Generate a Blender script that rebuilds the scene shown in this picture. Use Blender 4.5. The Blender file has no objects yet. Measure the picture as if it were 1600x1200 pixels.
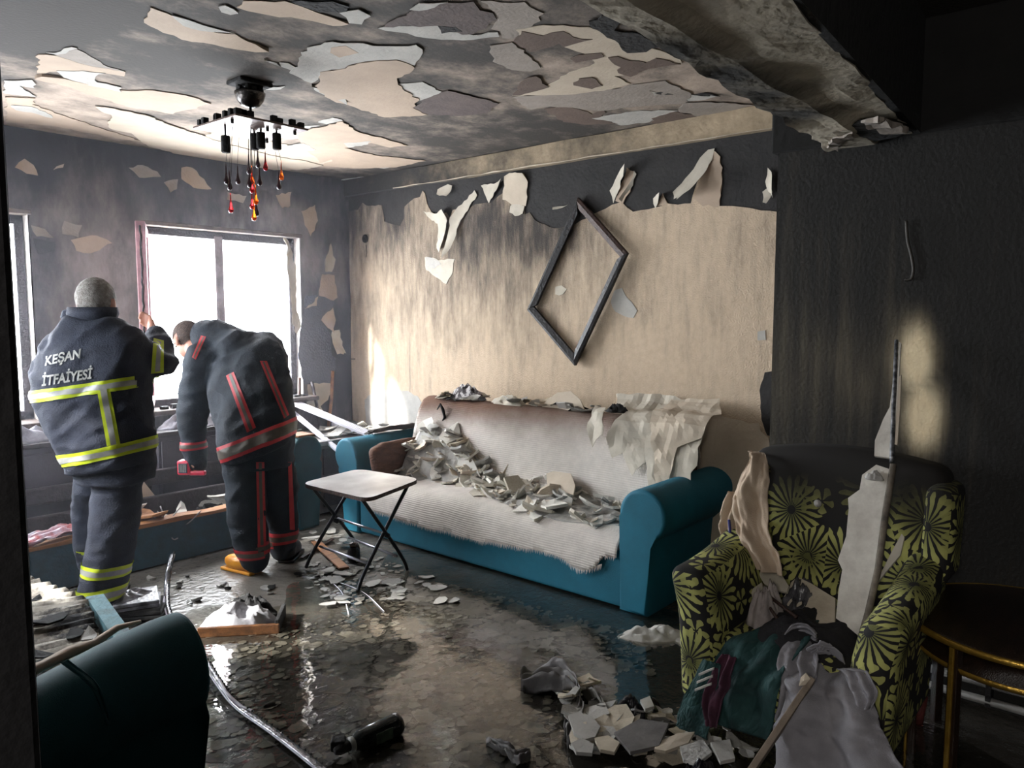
import bpy, bmesh, math, random
import numpy as np
from mathutils import Vector as V, Matrix as MX, noise as NZ, Euler
from mathutils.bvhtree import BVHTree
from mathutils.geometry import tessellate_polygon
random.seed(7)
R = math.radians
sc = bpy.context.scene
COL = sc.collection
# ------------------------------------------------ camera, sky, lights, exposure
F_PX, HC, PITCH, YAW = 1200.0, 1.55, math.atan(110/1200.0), R(40.5)
cd = bpy.data.cameras.new('camera'); cam = bpy.data.objects.new('camera', cd); COL.objects.link(cam)
cd.sensor_width = 36; cd.lens = 36*F_PX/1600; cd.clip_start = .02
cam.location = (0, 0, HC); cam.rotation_euler = (math.pi/2 - PITCH, 0, YAW - math.pi/2)
sc.camera = cam
w = bpy.data.worlds.new('overcast_sky'); sc.world = w; w.use_nodes = True
bg = w.node_tree.nodes['Background']; bg.inputs[0].default_value = (.93, .96, 1, 1); bg.inputs[1].default_value = 13.0
def area(name, loc, rot, sx, sy, power, col=(1,1,1), portal=False):
    l = bpy.data.lights.new(name, 'AREA'); l.shape = 'RECTANGLE'; l.size = sx; l.size_y = sy; l.energy = power; l.color = col
    if portal: l.cycles.is_portal = True
    o = bpy.data.objects.new(name, l); COL.objects.link(o); o.location = loc; o.rotation_euler = rot; return o
area('window_portal', (3.1, 5.75, 1.52), (R(-90), 0, 0), 1.4, 1.45, 1, portal=True)
area('window_portal', (1.1, 5.75, 1.52), (R(-90), 0, 0), 1.45, 1.45, 1, portal=True)
area('window_portal', (-.05, 4.2, 1.58), (0, R(-90), 0), .95, .7, 1, portal=True)
area('hallway_fill', (-1.6, -.3, 2.2), (0, R(-65), 0), .8, .8, 15, (1, .95, .9))  # added fill lamp behind the doorway, brightens the armchair side
sl = bpy.data.lights.new('sun', 'SUN'); sl.energy = 9.0; sl.angle = R(4); sl.color = (1, .97, .92); so_ = bpy.data.objects.new('sun', sl); COL.objects.link(so_); so_.rotation_euler = V((2, -1, -1.6)).to_track_quat('-Z', 'Y').to_euler()
sc.view_settings.view_transform = 'Standard'; sc.view_settings.look = 'None'
sc.view_settings.gamma = 1; sc.view_settings.use_curve_mapping = False; sc.view_settings.exposure = 1.65
sc.cycles.max_bounces = 8; sc.cycles.diffuse_bounces = 5; sc.cycles.transparent_max_bounces = 12
# ------------------------------------------------ helpers
FW = V((math.cos(YAW)*math.cos(PITCH), math.sin(YAW)*math.cos(PITCH), -math.sin(PITCH)))
RT = V((math.sin(YAW), -math.cos(YAW), 0)); UP = RT.cross(FW); C0 = V((0, 0, HC))
def at(px, py, ax, val):            # photo pixel -> world point on a plane of the room
    d = FW*F_PX + RT*(px-800) + UP*(600-py); i = 'xyz'.index(ax)
    return C0 + d*((val-C0[i])/d[i])
def ats(pts, ax, val): return [at(a, b, ax, val) for a, b in pts]
def s2l(c): return tuple(((x/255)/12.92 if x/255 <= .04045 else ((x/255+.055)/1.055)**2.4) for x in c)
def empty(name, loc=(0,0,0), rz=0):
    o = bpy.data.objects.new(name, None); COL.objects.link(o); o.location = loc; o.rotation_euler = (0, 0, rz); o.empty_display_size = .1; return o
def tag(o, label=None, cat=None, group=None, kind=None):
    if label: o['label'] = label
    if cat: o['category'] = cat
    if group: o['group'] = group
    if kind: o['kind'] = kind
    return o
def mk(name, vs, fs, m, parent=None, smooth=False, uv=False):
    me = bpy.data.meshes.new(name); me.from_pydata([tuple(v) for v in vs], [], fs); me.validate(); me.update()
    return fin(name, me, m, parent, smooth, uv)
def fin(name, me, m, parent=None, smooth=False, uv=False):
    bm = bmesh.new(); bm.from_mesh(me); bmesh.ops.recalc_face_normals(bm, faces=bm.faces); bm.to_mesh(me); bm.free()
    if uv: boxuv(me)
    if m is not None: me.materials.append(m)
    if smooth: me.shade_smooth()
    o = bpy.data.objects.new(name, me); COL.objects.link(o)
    if parent is not None: o.parent = parent
    return o
def boxuv(me):
    l = me.uv_layers.new(name='UVMap')
    for p in me.polygons:
        n = p.normal; a = max(range(3), key=lambda i: abs(n[i]))
        for li in p.loop_indices:
            c = me.vertices[me.loops[li].vertex_index].co
            l.data[li].uv = (c.y, c.z) if a == 0 else ((c.x+.37, c.z) if a == 1 else (c.x, c.y+.19))
def fb(name, bm, m, parent=None, smooth=False, uv=False):
    me = bpy.data.meshes.new(name); bm.to_mesh(me); bm.free(); return fin(name, me, m, parent, smooth, uv)
def bbox(bm, lo, hi, bev=0, seg=2, M=None):
    r = bmesh.ops.create_cube(bm, size=1)['verts']
    for v in r: v.co = V([lo[i]+(hi[i]-lo[i])*(v.co[i]+.5) for i in range(3)])
    if bev:
        es = list({e for v in r for e in v.link_edges})
        k = bmesh.ops.bevel(bm, geom=es, offset=bev, segments=seg, affect='EDGES', profile=.5)
        r = list({v for f in k['faces'] for v in f.verts} | {v for v in r if v.is_valid})
    if M is not None: bmesh.ops.transform(bm, matrix=M, verts=r)
    return r
def box(name, lo, hi, m, parent=None, bev=0, seg=2, M=None, smooth=False, uv=False):
    bm = bmesh.new(); bbox(bm, lo, hi, bev, seg, M); return fb(name, bm, m, parent, smooth, uv)
def frame(d):
    d = V(d).normalized(); a = V((0,0,1)) if abs(d.z) < .9 else V((1,0,0)); u = d.cross(a).normalized(); return u, d.cross(u).normalized()
def tube_geo(pts, r, n=8, cap=True, base=0, flat=None):
    pts = [V(p) for p in pts]; vs = []; fs = []; L = len(pts); u = None
    for i, p in enumerate(pts):
        d = (pts[min(i+1, L-1)] - pts[max(i-1, 0)]).normalized()
        if u is None: u, v = frame(d)
        else: u = (u - d*u.dot(d)).normalized(); v = d.cross(u)
        rr = r[i] if hasattr(r, '__len__') else r
        for k in range(n):
            a = 2*math.pi*k/n; vs.append(p + u*math.cos(a)*rr + v*math.sin(a)*rr*(flat or 1))
    for i in range(L-1):
        for k in range(n): fs.append((base+i*n+k, base+i*n+(k+1) % n, base+(i+1)*n+(k+1) % n, base+(i+1)*n+k))
    if cap: fs += [tuple(base+k for k in range(n)), tuple(base+(L-1)*n+k for k in range(n))]
    return vs, fs
def tube(name, pts, r, m, parent=None, n=8, flat=None, smooth=True):
    vs, fs = tube_geo(pts, r, n, flat=flat); return mk(name, vs, fs, m, parent, smooth)
def multi(name, geos, m, parent=None, smooth=True):
    vs = []; fs = []
    for a, b in geos:
        k = len(vs); vs += a; fs += [tuple(i+k for i in f) for f in b]
    return mk(name, vs, fs, m, parent, smooth)
def bez(pts, n=24):
    pts = [V(p) for p in pts]; out = []; P = [pts[0]] + pts + [pts[-1]]
    for i in range(1, len(P)-2):
        for k in range(n):
            t = k/n; a, b, c, d = P[i-1:i+3]
            out.append(.5*((2*b) + (c-a)*t + (2*a-5*b+4*c-d)*t*t + (3*b-a-3*c+d)*t**3))
    return out + [pts[-1]]
def lathe(name, prof, m, parent=None, n=24, loc=(0,0,0), M=None, smooth=True):
    vs = []; fs = []
    for r, z in prof:
        for k in range(n): vs.append(V((r*math.cos(2*math.pi*k/n), r*math.sin(2*math.pi*k/n), z)))
    for i in range(len(prof)-1):
        for k in range(n): fs.append((i*n+k, i*n+(k+1) % n, (i+1)*n+(k+1) % n, (i+1)*n+k))
    fs += [tuple(range(n)), tuple((len(prof)-1)*n+k for k in range(n))]
    if M is not None: vs = [M @ v for v in vs]
    return mk(name, [v+V(loc) for v in vs], fs, m, parent, smooth)
# ---- materials
MC = {}
def mat(name, c, c2=None, rough=.8, scale=12, contrast=.5, bump=.15, bscale=60, metal=0, coord='Object', stretch=(1,1,1), soot=None, detail=6, alpha=None, emit=None):
    if name in MC: return MC[name]
    m = bpy.data.materials.new(name); m.use_nodes = True; nt = m.node_tree; N = nt.nodes; L = nt.links; b = N['Principled BSDF']
    tc = N.new('ShaderNodeTexCoord'); mp = N.new('ShaderNodeMapping'); mp.inputs['Scale'].default_value = stretch; L.new(tc.outputs[coord], mp.inputs[0])
    n1 = N.new('ShaderNodeTexNoise'); n1.inputs['Scale'].default_value = scale; n1.inputs['Detail'].default_value = detail; n1.inputs['Roughness'].default_value = .62; L.new(mp.outputs[0], n1.inputs[0])
    rp = N.new('ShaderNodeValToRGB'); rp.color_ramp.elements[0].position = .5-.5*contrast+.02; rp.color_ramp.elements[1].position = .5+.5*contrast-.02
    a = s2l(c); b2 = s2l(c2) if c2 else tuple(x*.7 for x in a)
    rp.color_ramp.elements[0].color = (*b2, 1); rp.color_ramp.elements[1].color = (*a, 1)
    L.new(n1.outputs[0], rp.inputs[0]); out = rp.outputs[0]
    if soot:                                   # soot stain coat: attribute holds how thick the deposit is
        at_ = N.new('ShaderNodeAttribute'); at_.attribute_name = 'soot'
        n2 = N.new('ShaderNodeTexNoise'); n2.inputs['Scale'].default_value = soot.get('scale', 5); n2.inputs['Detail'].default_value = 9; n2.inputs['Roughness'].default_value = .68
        mp2 = N.new('ShaderNodeMapping'); mp2.inputs['Scale'].default_value = soot.get('stretch', (1,1,1)); L.new(tc.outputs['Object'], mp2.inputs[0]); L.new(mp2.outputs[0], n2.inputs[0])
        mm = N.new('ShaderNodeMath'); mm.operation = 'MULTIPLY_ADD'; mm.inputs[1].default_value = soot.get('amp', 1.3); mm.inputs[2].default_value = -.5*soot.get('amp', 1.3); L.new(n2.outputs[0], mm.inputs[0])
        ad = N.new('ShaderNodeMath'); ad.operation = 'ADD'; ad.use_clamp = True; L.new(mm.outputs[0], ad.inputs[0]); L.new(at_.outputs['Fac'], ad.inputs[1])
        mr = N.new('ShaderNodeMapRange'); mr.interpolation_type = 'SMOOTHSTEP'; L.new(ad.outputs[0], mr.inputs[0]); mr.inputs[1].default_value = soot.get('lo', 0.0); mr.inputs[2].default_value = soot.get('hi', 1.0)
        mx = N.new('ShaderNodeMix'); mx.data_type = 'RGBA'; L.new(mr.outputs[0], mx.inputs[0]); L.new(out, mx.inputs[6]); mx.inputs[7].default_value = (*s2l(soot.get('c', (36,34,34))), 1); out = mx.outputs[2]
    L.new(out, b.inputs['Base Color'])
    b.inputs['Roughness'].default_value = rough; b.inputs['Metallic'].default_value = metal
    if emit: b.inputs['Emission Color'].default_value = (*s2l(c), 1); b.inputs['Emission Strength'].default_value = emit
    if bump:
        nb = N.new('ShaderNodeTexNoise'); nb.inputs['Scale'].default_value = bscale; nb.inputs['Detail'].default_value = 4; L.new(mp.outputs[0], nb.inputs[0])
        bp = N.new('ShaderNodeBump'); bp.inputs['Strength'].default_value = min(1, bump*2); bp.inputs['Distance'].default_value = .01; L.new(nb.outputs[0], bp.inputs['Height']); L.new(bp.outputs[0], b.inputs['Normal'])
    MC[name] = m; return m
# ---- plane sheets
AX = {'x': (1,2), 'y': (0,2), 'z': (0,1)}
def to2(p, ax): i, j = AX[ax]; return (p[i], p[j])
def to3(u, v, ax, val):
    if ax == 'x': return V((val, u, v))
    if ax == 'y': return V((u, val, v))
    return V((u, v, val))
def idw(samples, ax, val, power=2.6, eps=.06):
    S = [(*to2(at(px, py, ax, val), ax), s) for px, py, s in samples]
    A = np.array(S)
    def f(u, v):
        d = np.hypot(A[:,0]-u, A[:,1]-v)+eps; w_ = d**-power; return float((w_*A[:,2]).sum()/w_.sum())
    return f
def ragged(poly, amp=.01, step=.04, seed=0, ang=.5):
    rnd = random.Random(seed); out = []; n = len(poly)
    for i in range(n):
        a = V((*poly[i], 0)); b = V((*poly[(i+1) % n], 0)); L = (b-a).length; k = max(1, min(14, int(L/step))); nn = V((-(b-a).y, (b-a).x, 0)).normalized() if L > 1e-6 else V((0,0,0))
        out.append((a.x, a.y))
        for j in range(1, k):
            p = a.lerp(b, j/k) + nn*rnd.uniform(-amp, amp); out.append((p.x, p.y))
    return out
def sheet(name, poly2, ax, val, m, parent=None, grid=.1, samp=None, thick=0, holes=(), bulge=None, smooth=False, kind=None):
    """flat layer of plaster, paint or paper lying in a room plane; thick = how far its edge stands off the layer below (towards +axis)"""
    bm = bmesh.new(); vs = [bm.verts.new(to3(u, v, ax, val)) for u, v in poly2]; bm.faces.new(vs)
    i, j = AX[ax]
    us = [p[0] for p in poly2]; vv = [p[1] for p in poly2]
    cu = list(np.arange(math.floor(min(us)/grid)*grid, max(us), grid)) if grid else []; cv = list(np.arange(math.floor(min(vv)/grid)*grid, max(vv), grid)) if grid else []
    for h in holes: cu += [h[0], h[1]]; cv += [h[2], h[3]]
    for k, cuts in ((i, cu), (j, cv)):
        for c in cuts:
            co = [0,0,0]; no = [0,0,0]; co[k] = c; no[k] = 1
            bmesh.ops.bisect_plane(bm, geom=bm.verts[:]+bm.edges[:]+bm.faces[:], dist=1e-5, plane_co=co, plane_no=no)
    if holes:
        dl = [f for f in bm.faces if any(h[0] < f.calc_center_median()[i] < h[1] and h[2] < f.calc_center_median()[j] < h[3] for h in holes)]
        bmesh.ops.delete(bm, geom=dl, context='FACES')
    if bulge:
        k = 'xyz'.index(ax)
        for v in bm.verts: v.co[k] += bulge(v.co[i], v.co[j])
    if thick:
        be = [e for e in bm.edges if e.is_boundary]; k = 'xyz'.index(ax)
        r = bmesh.ops.extrude_edge_only(bm, edges=be)['geom']
        for v in r:
            if isinstance(v, bmesh.types.BMVert): v.co[k] = val + thick
    bmesh.ops.triangulate(bm, faces=[f for f in bm.faces if len(f.verts) > 4])
    me = bpy.data.meshes.new(name); bm.to_mesh(me); bm.free()
    if samp:
        a = me.attributes.new('soot', 'FLOAT', 'POINT')
        for k, v in enumerate(me.vertices): a.data[k].value = samp(v.co[i], v.co[j])
    o = fin(name, me, m, parent, smooth)
    if kind: o['kind'] = kind
    return o
def p2(pts, ax, val): return [to2(at(a, b, ax, val), ax) for a, b in pts]
H, XS, YW, XD, XL = 2.7, 4.25, 5.5, 3.43, .15

# ------------------------------------------------ materials of the room
SOOT = (34,33,34)
m_ceil = mat('sooted_ceiling_paint', (190,172,155), (160,144,130), rough=.9, scale=6, soot=dict(scale=3.2, stretch=(1,1.2,1), amp=1.5, c=(54,50,46), lo=.12, hi=.88), bump=.12)
m_wallpaper = mat('sooted_wallpaper', (204,184,160), (190,170,145), rough=.92, scale=30, soot=dict(scale=4, stretch=(1,3.2,.7), amp=.9, c=(58,53,50), lo=.02, hi=.78), bump=.35, bscale=110)
m_black = mat('charred_plaster', (50,48,47), (34,33,33), rough=.9, scale=8, bump=.3, bscale=40)
m_winwall = mat('sooted_window_wall', (196,182,178), (170,158,154), rough=.92, scale=5, soot=dict(scale=2.6, stretch=(2,1,.8), amp=.9, c=(30,29,33), lo=.0, hi=.95), bump=.08, bscale=25)
m_dining = mat('sooted_dining_wall_lit_spot', (245,228,190), (226,206,168), rough=.85, scale=8, soot=dict(scale=3, stretch=(1,7,.35), amp=.3, c=(24,23,21), lo=0, hi=.92), bump=.2)
m_dark = mat('black_soot_wall', (26,25,24), (16,16,16), rough=.95, scale=5, bump=.3, bscale=25)
m_beam = mat('beam_plaster', (196,186,166), (170,160,142), rough=.9, scale=7, soot=dict(scale=3.5, amp=1.2, c=(38,37,33), lo=.1, hi=.9), bump=.35, bscale=30)
m_pale = mat('bare_white_plaster', (186,183,176), (160,157,151), rough=.9, scale=9, bump=.15)
m_cream = mat('cream_paint_layer', (196,184,165), (172,158,140), rough=.85, scale=7, contrast=.7, bump=.1)
m_tan = mat('tan_paint_layer', (186,166,146), (160,142,124), rough=.85, scale=5, contrast=.7, bump=.1)
m_greyb = mat('grey_beige_paint', (158,148,138), (126,118,110), rough=.85, scale=8, contrast=.7, bump=.15)
m_brown = mat('brown_exposed_layer', (104,88,78), (86,72,64), rough=.9, scale=6, bump=.15)
m_mauve = mat('mauve_scorched_paint', (104,90,86), (72,64,62), rough=.9, scale=9, contrast=.6, bump=.2)
m_char = mat('char', (30,28,28), (14,14,14), rough=.9, scale=20, bump=.5, bscale=40)
m_paper = mat('peeled_paper_back', (196,189,174), (170,162,147), rough=.85, scale=8, bump=.12, bscale=30)
m_pvc = mat('scorched_white_pvc', (150,138,140), (84,70,74), rough=.5, scale=9, contrast=.6, bump=.1)
m_pvcd = mat('charred_frame', (52,42,48), (24,22,26), rough=.6, scale=18, contrast=.6, bump=.4)

# ------------------------------------------------ the setting
def struct(o): o['kind'] = 'structure'; return o
# ceiling
cs = [(60,50,.98),(30,110,.6),(130,150,.3),(60,170,.25),(170,60,.95),(250,100,.95),(330,115,.9),(350,30,.75),(300,140,.75),(240,145,.35),(320,165,.35),(150,210,.45),(220,222,.4),(100,195,.3),
      (390,110,.9),(430,90,.55),(420,50,.72),(460,30,.7),(400,140,.85),(450,150,.7),(480,160,.65),(520,170,.75),(600,195,.75),(560,190,.75),(660,210,.75),(760,195,.8),(700,225,.75),(820,200,.85),(900,205,.8),
      (680,100,.65),(600,30,.7),(560,50,.65),(720,75,.8),(760,120,.7),(700,140,.75),(850,100,.45),(900,150,.4),(1000,60,.5),(980,30,.85),(900,10,.6),(1050,130,.3),(1150,160,.35),(960,205,.7),(800,230,.85),
      (600,270,.85),(660,262,.9),(480,262,.55),(300,245,.5),(200,228,.6),(60,205,.5),(540,285,.9),(560,20,.8),(480,10,.8),(60,10,.98),(400,240,.2),(500,240,.3),(620,240,.6),(1020,20,.6)]
ceil_f = idw(cs, 'z', H)
ceiling = struct(sheet('ceiling', [(XL,-1.6),(XS,-1.6),(XS,YW),(XL,YW)], 'z', H, m_ceil, grid=.09, samp=lambda u, v: ceil_f(u, v) if v > 1.0 else .97))
PALE, CREAM, TAN, GB, BR, MV, CH = m_pale, m_cream, m_tan, m_greyb, m_brown, m_mauve, m_char
patches = [
 (GB, [(85,84),(120,76),(150,92),(170,104),(196,111),(150,106),(105,94)]),
 (TAN,[(60,84),(88,86),(110,93),(150,104),(196,111),(194,118),(150,112),(100,110),(58,113),(59,96)]),
 (PALE,[(72,81),(90,84),(108,78),(122,74),(112,72),(95,79)]),
 (TAN,[(8,150),(55,152),(50,162),(95,178),(160,200),(230,222),(180,215),(80,195),(8,190)]),
 (TAN,[(54,118),(65,114),(90,118),(145,133),(190,140),(240,140),(300,150),(330,160),(270,176),(200,165),(150,150),(100,132),(70,124)]),
 (PALE,[(88,109),(130,109),(165,113),(150,117),(152,127),(190,135),(190,142),(145,133),(100,120)]),
 (PALE,[(6,124),(50,123),(54,136),(30,132),(50,146),(58,150),(30,147),(6,144)]),
 (PALE,[(18,162),(50,165),(80,178),(82,183),(50,174),(24,170)]),
 (CREAM,[(148,164),(180,168),(235,180),(262,192),(300,205),(350,222),(400,235),(440,245),(480,250),(505,256),(470,262),(420,264),(350,257),(290,243),(230,226),(205,206),(175,200),(168,190),(175,180)]),
 (CREAM,[(330,205),(380,212),(430,222),(480,232),(520,250),(480,262),(420,255),(350,238),(310,220)]),
 (TAN,[(235,10),(262,20),(285,34),(310,46),(368,52),(385,62),(420,75),(400,77),(350,72),(300,64),(255,50),(225,34)]),
 (TAN,[(380,0),(445,0),(470,8),(495,18),(520,26),(545,34),(520,38),(470,28),(420,22),(370,10)]),
 (PALE,[(268,21),(290,28),(318,38),(340,44),(368,50),(330,48),(300,43),(280,33)]),
 (PALE,[(341,8),(352,6),(366,13),(373,19),(360,21),(346,17)]),
 (CH,[(455,0),(520,0),(545,8),(540,18),(500,17),(480,10)]),
 (PALE,[(470,80),(490,70),(520,63),(550,65),(600,70),(650,68),(660,75),(655,90),(648,100),(620,91),(590,92),(560,96),(530,106),(500,110),(497,122),(487,128),(470,120),(452,112),(465,98)]),
 (TAN,[(517,72),(540,69),(560,80),(530,87),(516,80)]),
 (TAN,[(500,110),(530,106),(560,96),(590,92),(620,91),(648,103),(640,112),(620,120),(622,130),(640,143),(655,155),(645,166),(668,177),(640,180),(600,181),(560,168),(520,155),(490,135),(500,122)]),
 (PALE,[(487,131),(505,142),(540,152),(542,158),(515,150),(495,142)]),
 (PALE,[(623,130),(660,127),(690,142),(672,152),(655,156),(640,146)]),
 (PALE,[(413,90),(432,97),(438,101),(420,96)]), (PALE,[(436,96),(450,97),(462,104),(455,108),(440,103)]),
 (PALE,[(422,134),(446,133),(438,138),(415,139)]),
 (MV,[(645,166),(665,153),(700,140),(740,150),(780,160),(760,175),(720,180),(668,177),(650,172)]),
 (TAN,[(498,198),(535,188),(560,205),(600,215),(637,226),(610,229),(580,222),(538,230),(590,242),(665,250),(620,260),(560,262),(500,258),(495,245),(480,235),(470,222),(460,205)]),
 (PALE,[(537,222),(580,219),(575,224),(545,229)]), (PALE,[(448,226),(475,222),(493,232),(480,234),(455,232)]),
 (PALE,[(590,247),(605,246),(628,258),(600,263),(578,258)]), (PALE,[(497,190),(520,183),(536,187),(510,193)]),
 (PALE,[(440,197),(500,195),(460,204),(480,215),(445,217),(430,205)]), (PALE,[(515,283),(560,276),(586,275),(560,282),(540,285)]),
 (PALE,[(590,42),(640,39),(685,38),(700,48),(740,53),(778,48),(780,55),(740,60),(690,60),(650,55),(620,48)]),
 (MV,[(600,40),(640,16),(670,4),(740,0),(750,14),(770,18),(776,28),(760,42),(740,51),(722,52),(712,47),(690,47),(684,38),(640,38)]),
 (CH,[(684,38),(712,40),(722,47),(704,47),(690,50)]), (PALE,[(530,17),(560,12),(580,22),(565,35),(545,33)]),
 (PALE,[(640,12),(655,2),(700,0),(680,8),(655,14)]),
 (GB,[(750,0),(820,2),(850,20),(830,42),(800,60),(785,58),(780,48),(768,44),(778,30),(765,12)]),
 (CREAM,[(805,45),(835,40),(880,38),(920,41),(945,50),(960,60),(1020,75),(1060,88),(1066,98),(1050,100),(1000,110),(960,118),(985,130),(950,140),(900,146),(850,148),(800,148),(830,138),(860,130),(890,112),(930,98),(920,86),(890,75),(860,60),(820,60)]),
 (GB,[(765,70),(800,65),(825,85),(845,105),(830,110),(800,108),(770,95)]),
 (GB,[(800,150),(850,148),(900,146),(960,138),(1000,130),(1040,125),(1080,145),(1070,160),(1000,165),(940,172),(900,168),(860,165),(830,170),(815,163)]),
 (BR,[(802,62),(815,47),(830,50),(848,54),(880,47),(895,56),(926,60),(900,66),(880,72),(873,66),(850,74),(828,80),(812,70)]),
 (BR,[(891,90),(905,84),(940,81),(944,87),(920,92),(900,96)]),
 (BR,[(950,88),(965,86),(985,93),(1010,96),(1025,89),(1064,98),(1030,103),(1000,110),(985,118),(966,112),(970,103),(955,94)]),
 (BR,[(896,131),(905,121),(925,119),(942,132),(925,137)]), (BR,[(800,147),(820,122),(838,117),(858,134),(830,142),(812,147)]),
 (BR,[(850,170),(880,165),(910,172),(925,178),(948,170),(940,180),(950,188),(965,192),(920,194),(880,190)]),
 (PALE,[(925,184),(960,178),(1000,172),(1060,172),(1015,190),(970,195),(950,188)]),
 (PALE,[(1015,140),(1030,145),(1080,147),(1120,149),(1090,156),(1050,157),(1022,150)]),
 (CH,[(1021,144),(1032,142),(1052,146),(1035,147)]), (CH,[(1085,147),(1100,144),(1125,149),(1110,149)]),
 (BR,[(1018,184),(1055,173),(1095,180),(1050,190),(1020,192)]),
 (GB,[(1065,160),(1100,158),(1150,160),(1180,163),(1130,174),(1090,180),(1060,172)]),
 (CH,[(920,30),(955,17),(970,30),(960,45),(1000,50),(1020,60),(1032,68),(1010,76),(980,78),(960,60),(935,45)]),
]
cfl = {}
for k, (m, pts) in enumerate(patches):
    pl = ragged(p2(pts, 'z', H), amp=.012, step=.035, seed=k)
    rnd = random.Random(k); s1, s2 = rnd.uniform(0, 6), rnd.uniform(0, 6)
    zz = H - .003 - .0006*(k % 9)
    cx = sum(p[0] for p in pl)/len(pl); cy = sum(p[1] for p in pl)/len(pl); sz = max(abs(p[1]-cy) for p in pl)+.01
    droop = .008 if m in (PALE, CREAM, TAN) else .003
    def bul(u, v, cx=cx, cy=cy, sz=sz, droop=droop, s1=s1): # the loose edge of each paint film sags away from the slab
        e = math.hypot(u-cx, v-cy)/sz; return -droop*max(0, e-.55)**2*(.5+.5*math.sin(5*u+s1))
    o = sheet('paint_flake', pl, 'z', zz, m, ceiling, grid=.12, thick=.0025, bulge=bul)
# window wall with its two openings
W2 = (2.47, 3.74, .87, 2.17); W1 = (.42, 1.75, .87, 2.17)
ws = [(30,215,1),(100,222,1),(170,235,1),(240,250,1),(320,265,1),(400,275,1),(480,285,1),(100,250,.95),(230,275,.9),(370,290,.9),(350,345,.6),(140,300,.6),(170,340,.45),(60,270,.95),(120,300,.75),(150,260,.9),(60,240,.98),(100,340,.55),(150,380,.35),(130,420,.4),(200,330,.7),(200,280,.75),(260,310,.85),(300,330,.8),(350,320,.7),(430,330,.5),(400,300,.8),(480,340,.6),(500,300,.95),
      (200,420,.35),(75,370,.9),(90,430,.7),(190,480,.4),(480,400,.45),(505,370,.85),(480,520,.95),(505,560,.95),(300,250,.97),(450,270,.97),(60,320,.6),(460,330,.45),(150,560,.5),(150,700,.8),(300,700,.85),(500,650,.8),(60,600,.85)]
wf = idw(ws, 'y', YW)
wall_window = struct(sheet('wall_window', [(XL,0),(XS,0),(XS,H),(XL,H)], 'y', YW, m_winwall, grid=.1, samp=wf, holes=[W1, W2]))
# wall band: dark skim at the top of the window wall and light torn paper scraps
def onwall(name, pts, m, ax, val, parent, thick=.004, seed=0, amp=.008, curl=0, hinge='top', grid=.05):
    pl = ragged(p2(pts, ax, val), amp=amp, step=.03, seed=seed)
    vmax = max(p[1] for p in pl); vmin = min(p[1] for p in pl); sg = -1
    u0 = min(p[0] for p in pl); u1 = max(p[0] for p in pl)
    def bul(u, v):
        t = (vmax-v)/(vmax-vmin+1e-6) if hinge == 'top' else ((v-vmin)/(vmax-vmin+1e-6) if hinge == 'bottom' else ((u-u0)/(u1-u0+1e-6) if hinge == 'low' else (u1-u)/(u1-u0+1e-6)))
        return sg*curl*t*t*(1+.35*math.sin(26*u+19*v+seed))
    return sheet(name, pl, ax, val-thick, m, parent, grid=grid if curl else .2, thick=thick if not curl else 0, bulge=bul if curl else None, smooth=bool(curl))
for k, (m, pts, cu) in enumerate([
    (m_tan, [(22,262),(38,248),(52,258),(58,275),(40,272)], .02), (m_greyb, [(200,262),(222,258),(245,268),(250,277),(215,278)], .03), (m_tan,[(283,262),(300,262),(318,280),(328,296),(300,294),(282,280)], .02),
    (m_tan,[(88,260),(100,256),(98,262),(82,266)],.01),
    (m_greyb,[(100,345),(128,352),(120,372),(96,366)],.02), (m_tan,[(110,375),(150,368),(175,380),(140,396),(118,392)],.01), (m_greyb,[(255,285),(278,280),(275,296),(262,302)],.03), (m_greyb,[(355,300),(385,306),(378,318),(352,312)],.02), (m_tan,[(430,305),(455,300),(452,322),(436,326)],.03),
    (m_black,[(52,372),(85,378),(84,395),(60,398),(54,385)],0), (m_greyb,[(48,352),(70,358),(82,372),(55,370)],.02)]):
    onwall('torn_paper', pts, m, 'y', YW, wall_window, seed=k, curl=cu)
onwall('bare_patch', [(478,462),(494,461),(522,467),(520,480),(500,500),(516,520),(518,555),(525,560),(520,600),(505,600),(475,600),(466,560),(468,520),(474,490)], mat('blue_black_undercoat', (52,54,66), (38,40,50), rough=.6, scale=10, bump=.2), 'y', YW, wall_window, seed=3, thick=.003)
for k, (m, pts, cu, hg) in enumerate([
    (m_paper,[(516,380),(520,400),(524,405),(518,425),(500,425),(506,405)],.05,'high'), (m_tan,[(500,428),(522,430),(527,465),(520,470),(495,462),(497,440)],.03,'high'),
    (m_tan,[(478,482),(495,463),(492,478),(475,482)],.03,'low'), (m_tan,[(500,500),(520,480),(523,500),(518,520),(508,512)],.04,'top'),
    (m_paper,[(518,518),(530,515),(534,552),(516,553)],.08,'top'), (m_cream,[(475,600),(505,598),(518,600),(512,625),(500,635),(482,625)],.04,'bottom'), (m_paper,[(478,628),(500,622),(500,640),(490,645)],.05,'top'),
    (m_paper,[(443,395),(452,385),(462,420),(462,480),(470,510),(462,522),(455,500),(450,440)],.03,'high'), (m_tan,[(470,330),(492,320),(496,345),(482,370),(474,352)],.03,'top')]):
    onwall('torn_paper', pts, m, 'y', YW, wall_window, seed=20+k, curl=cu, hinge=hg)
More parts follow.
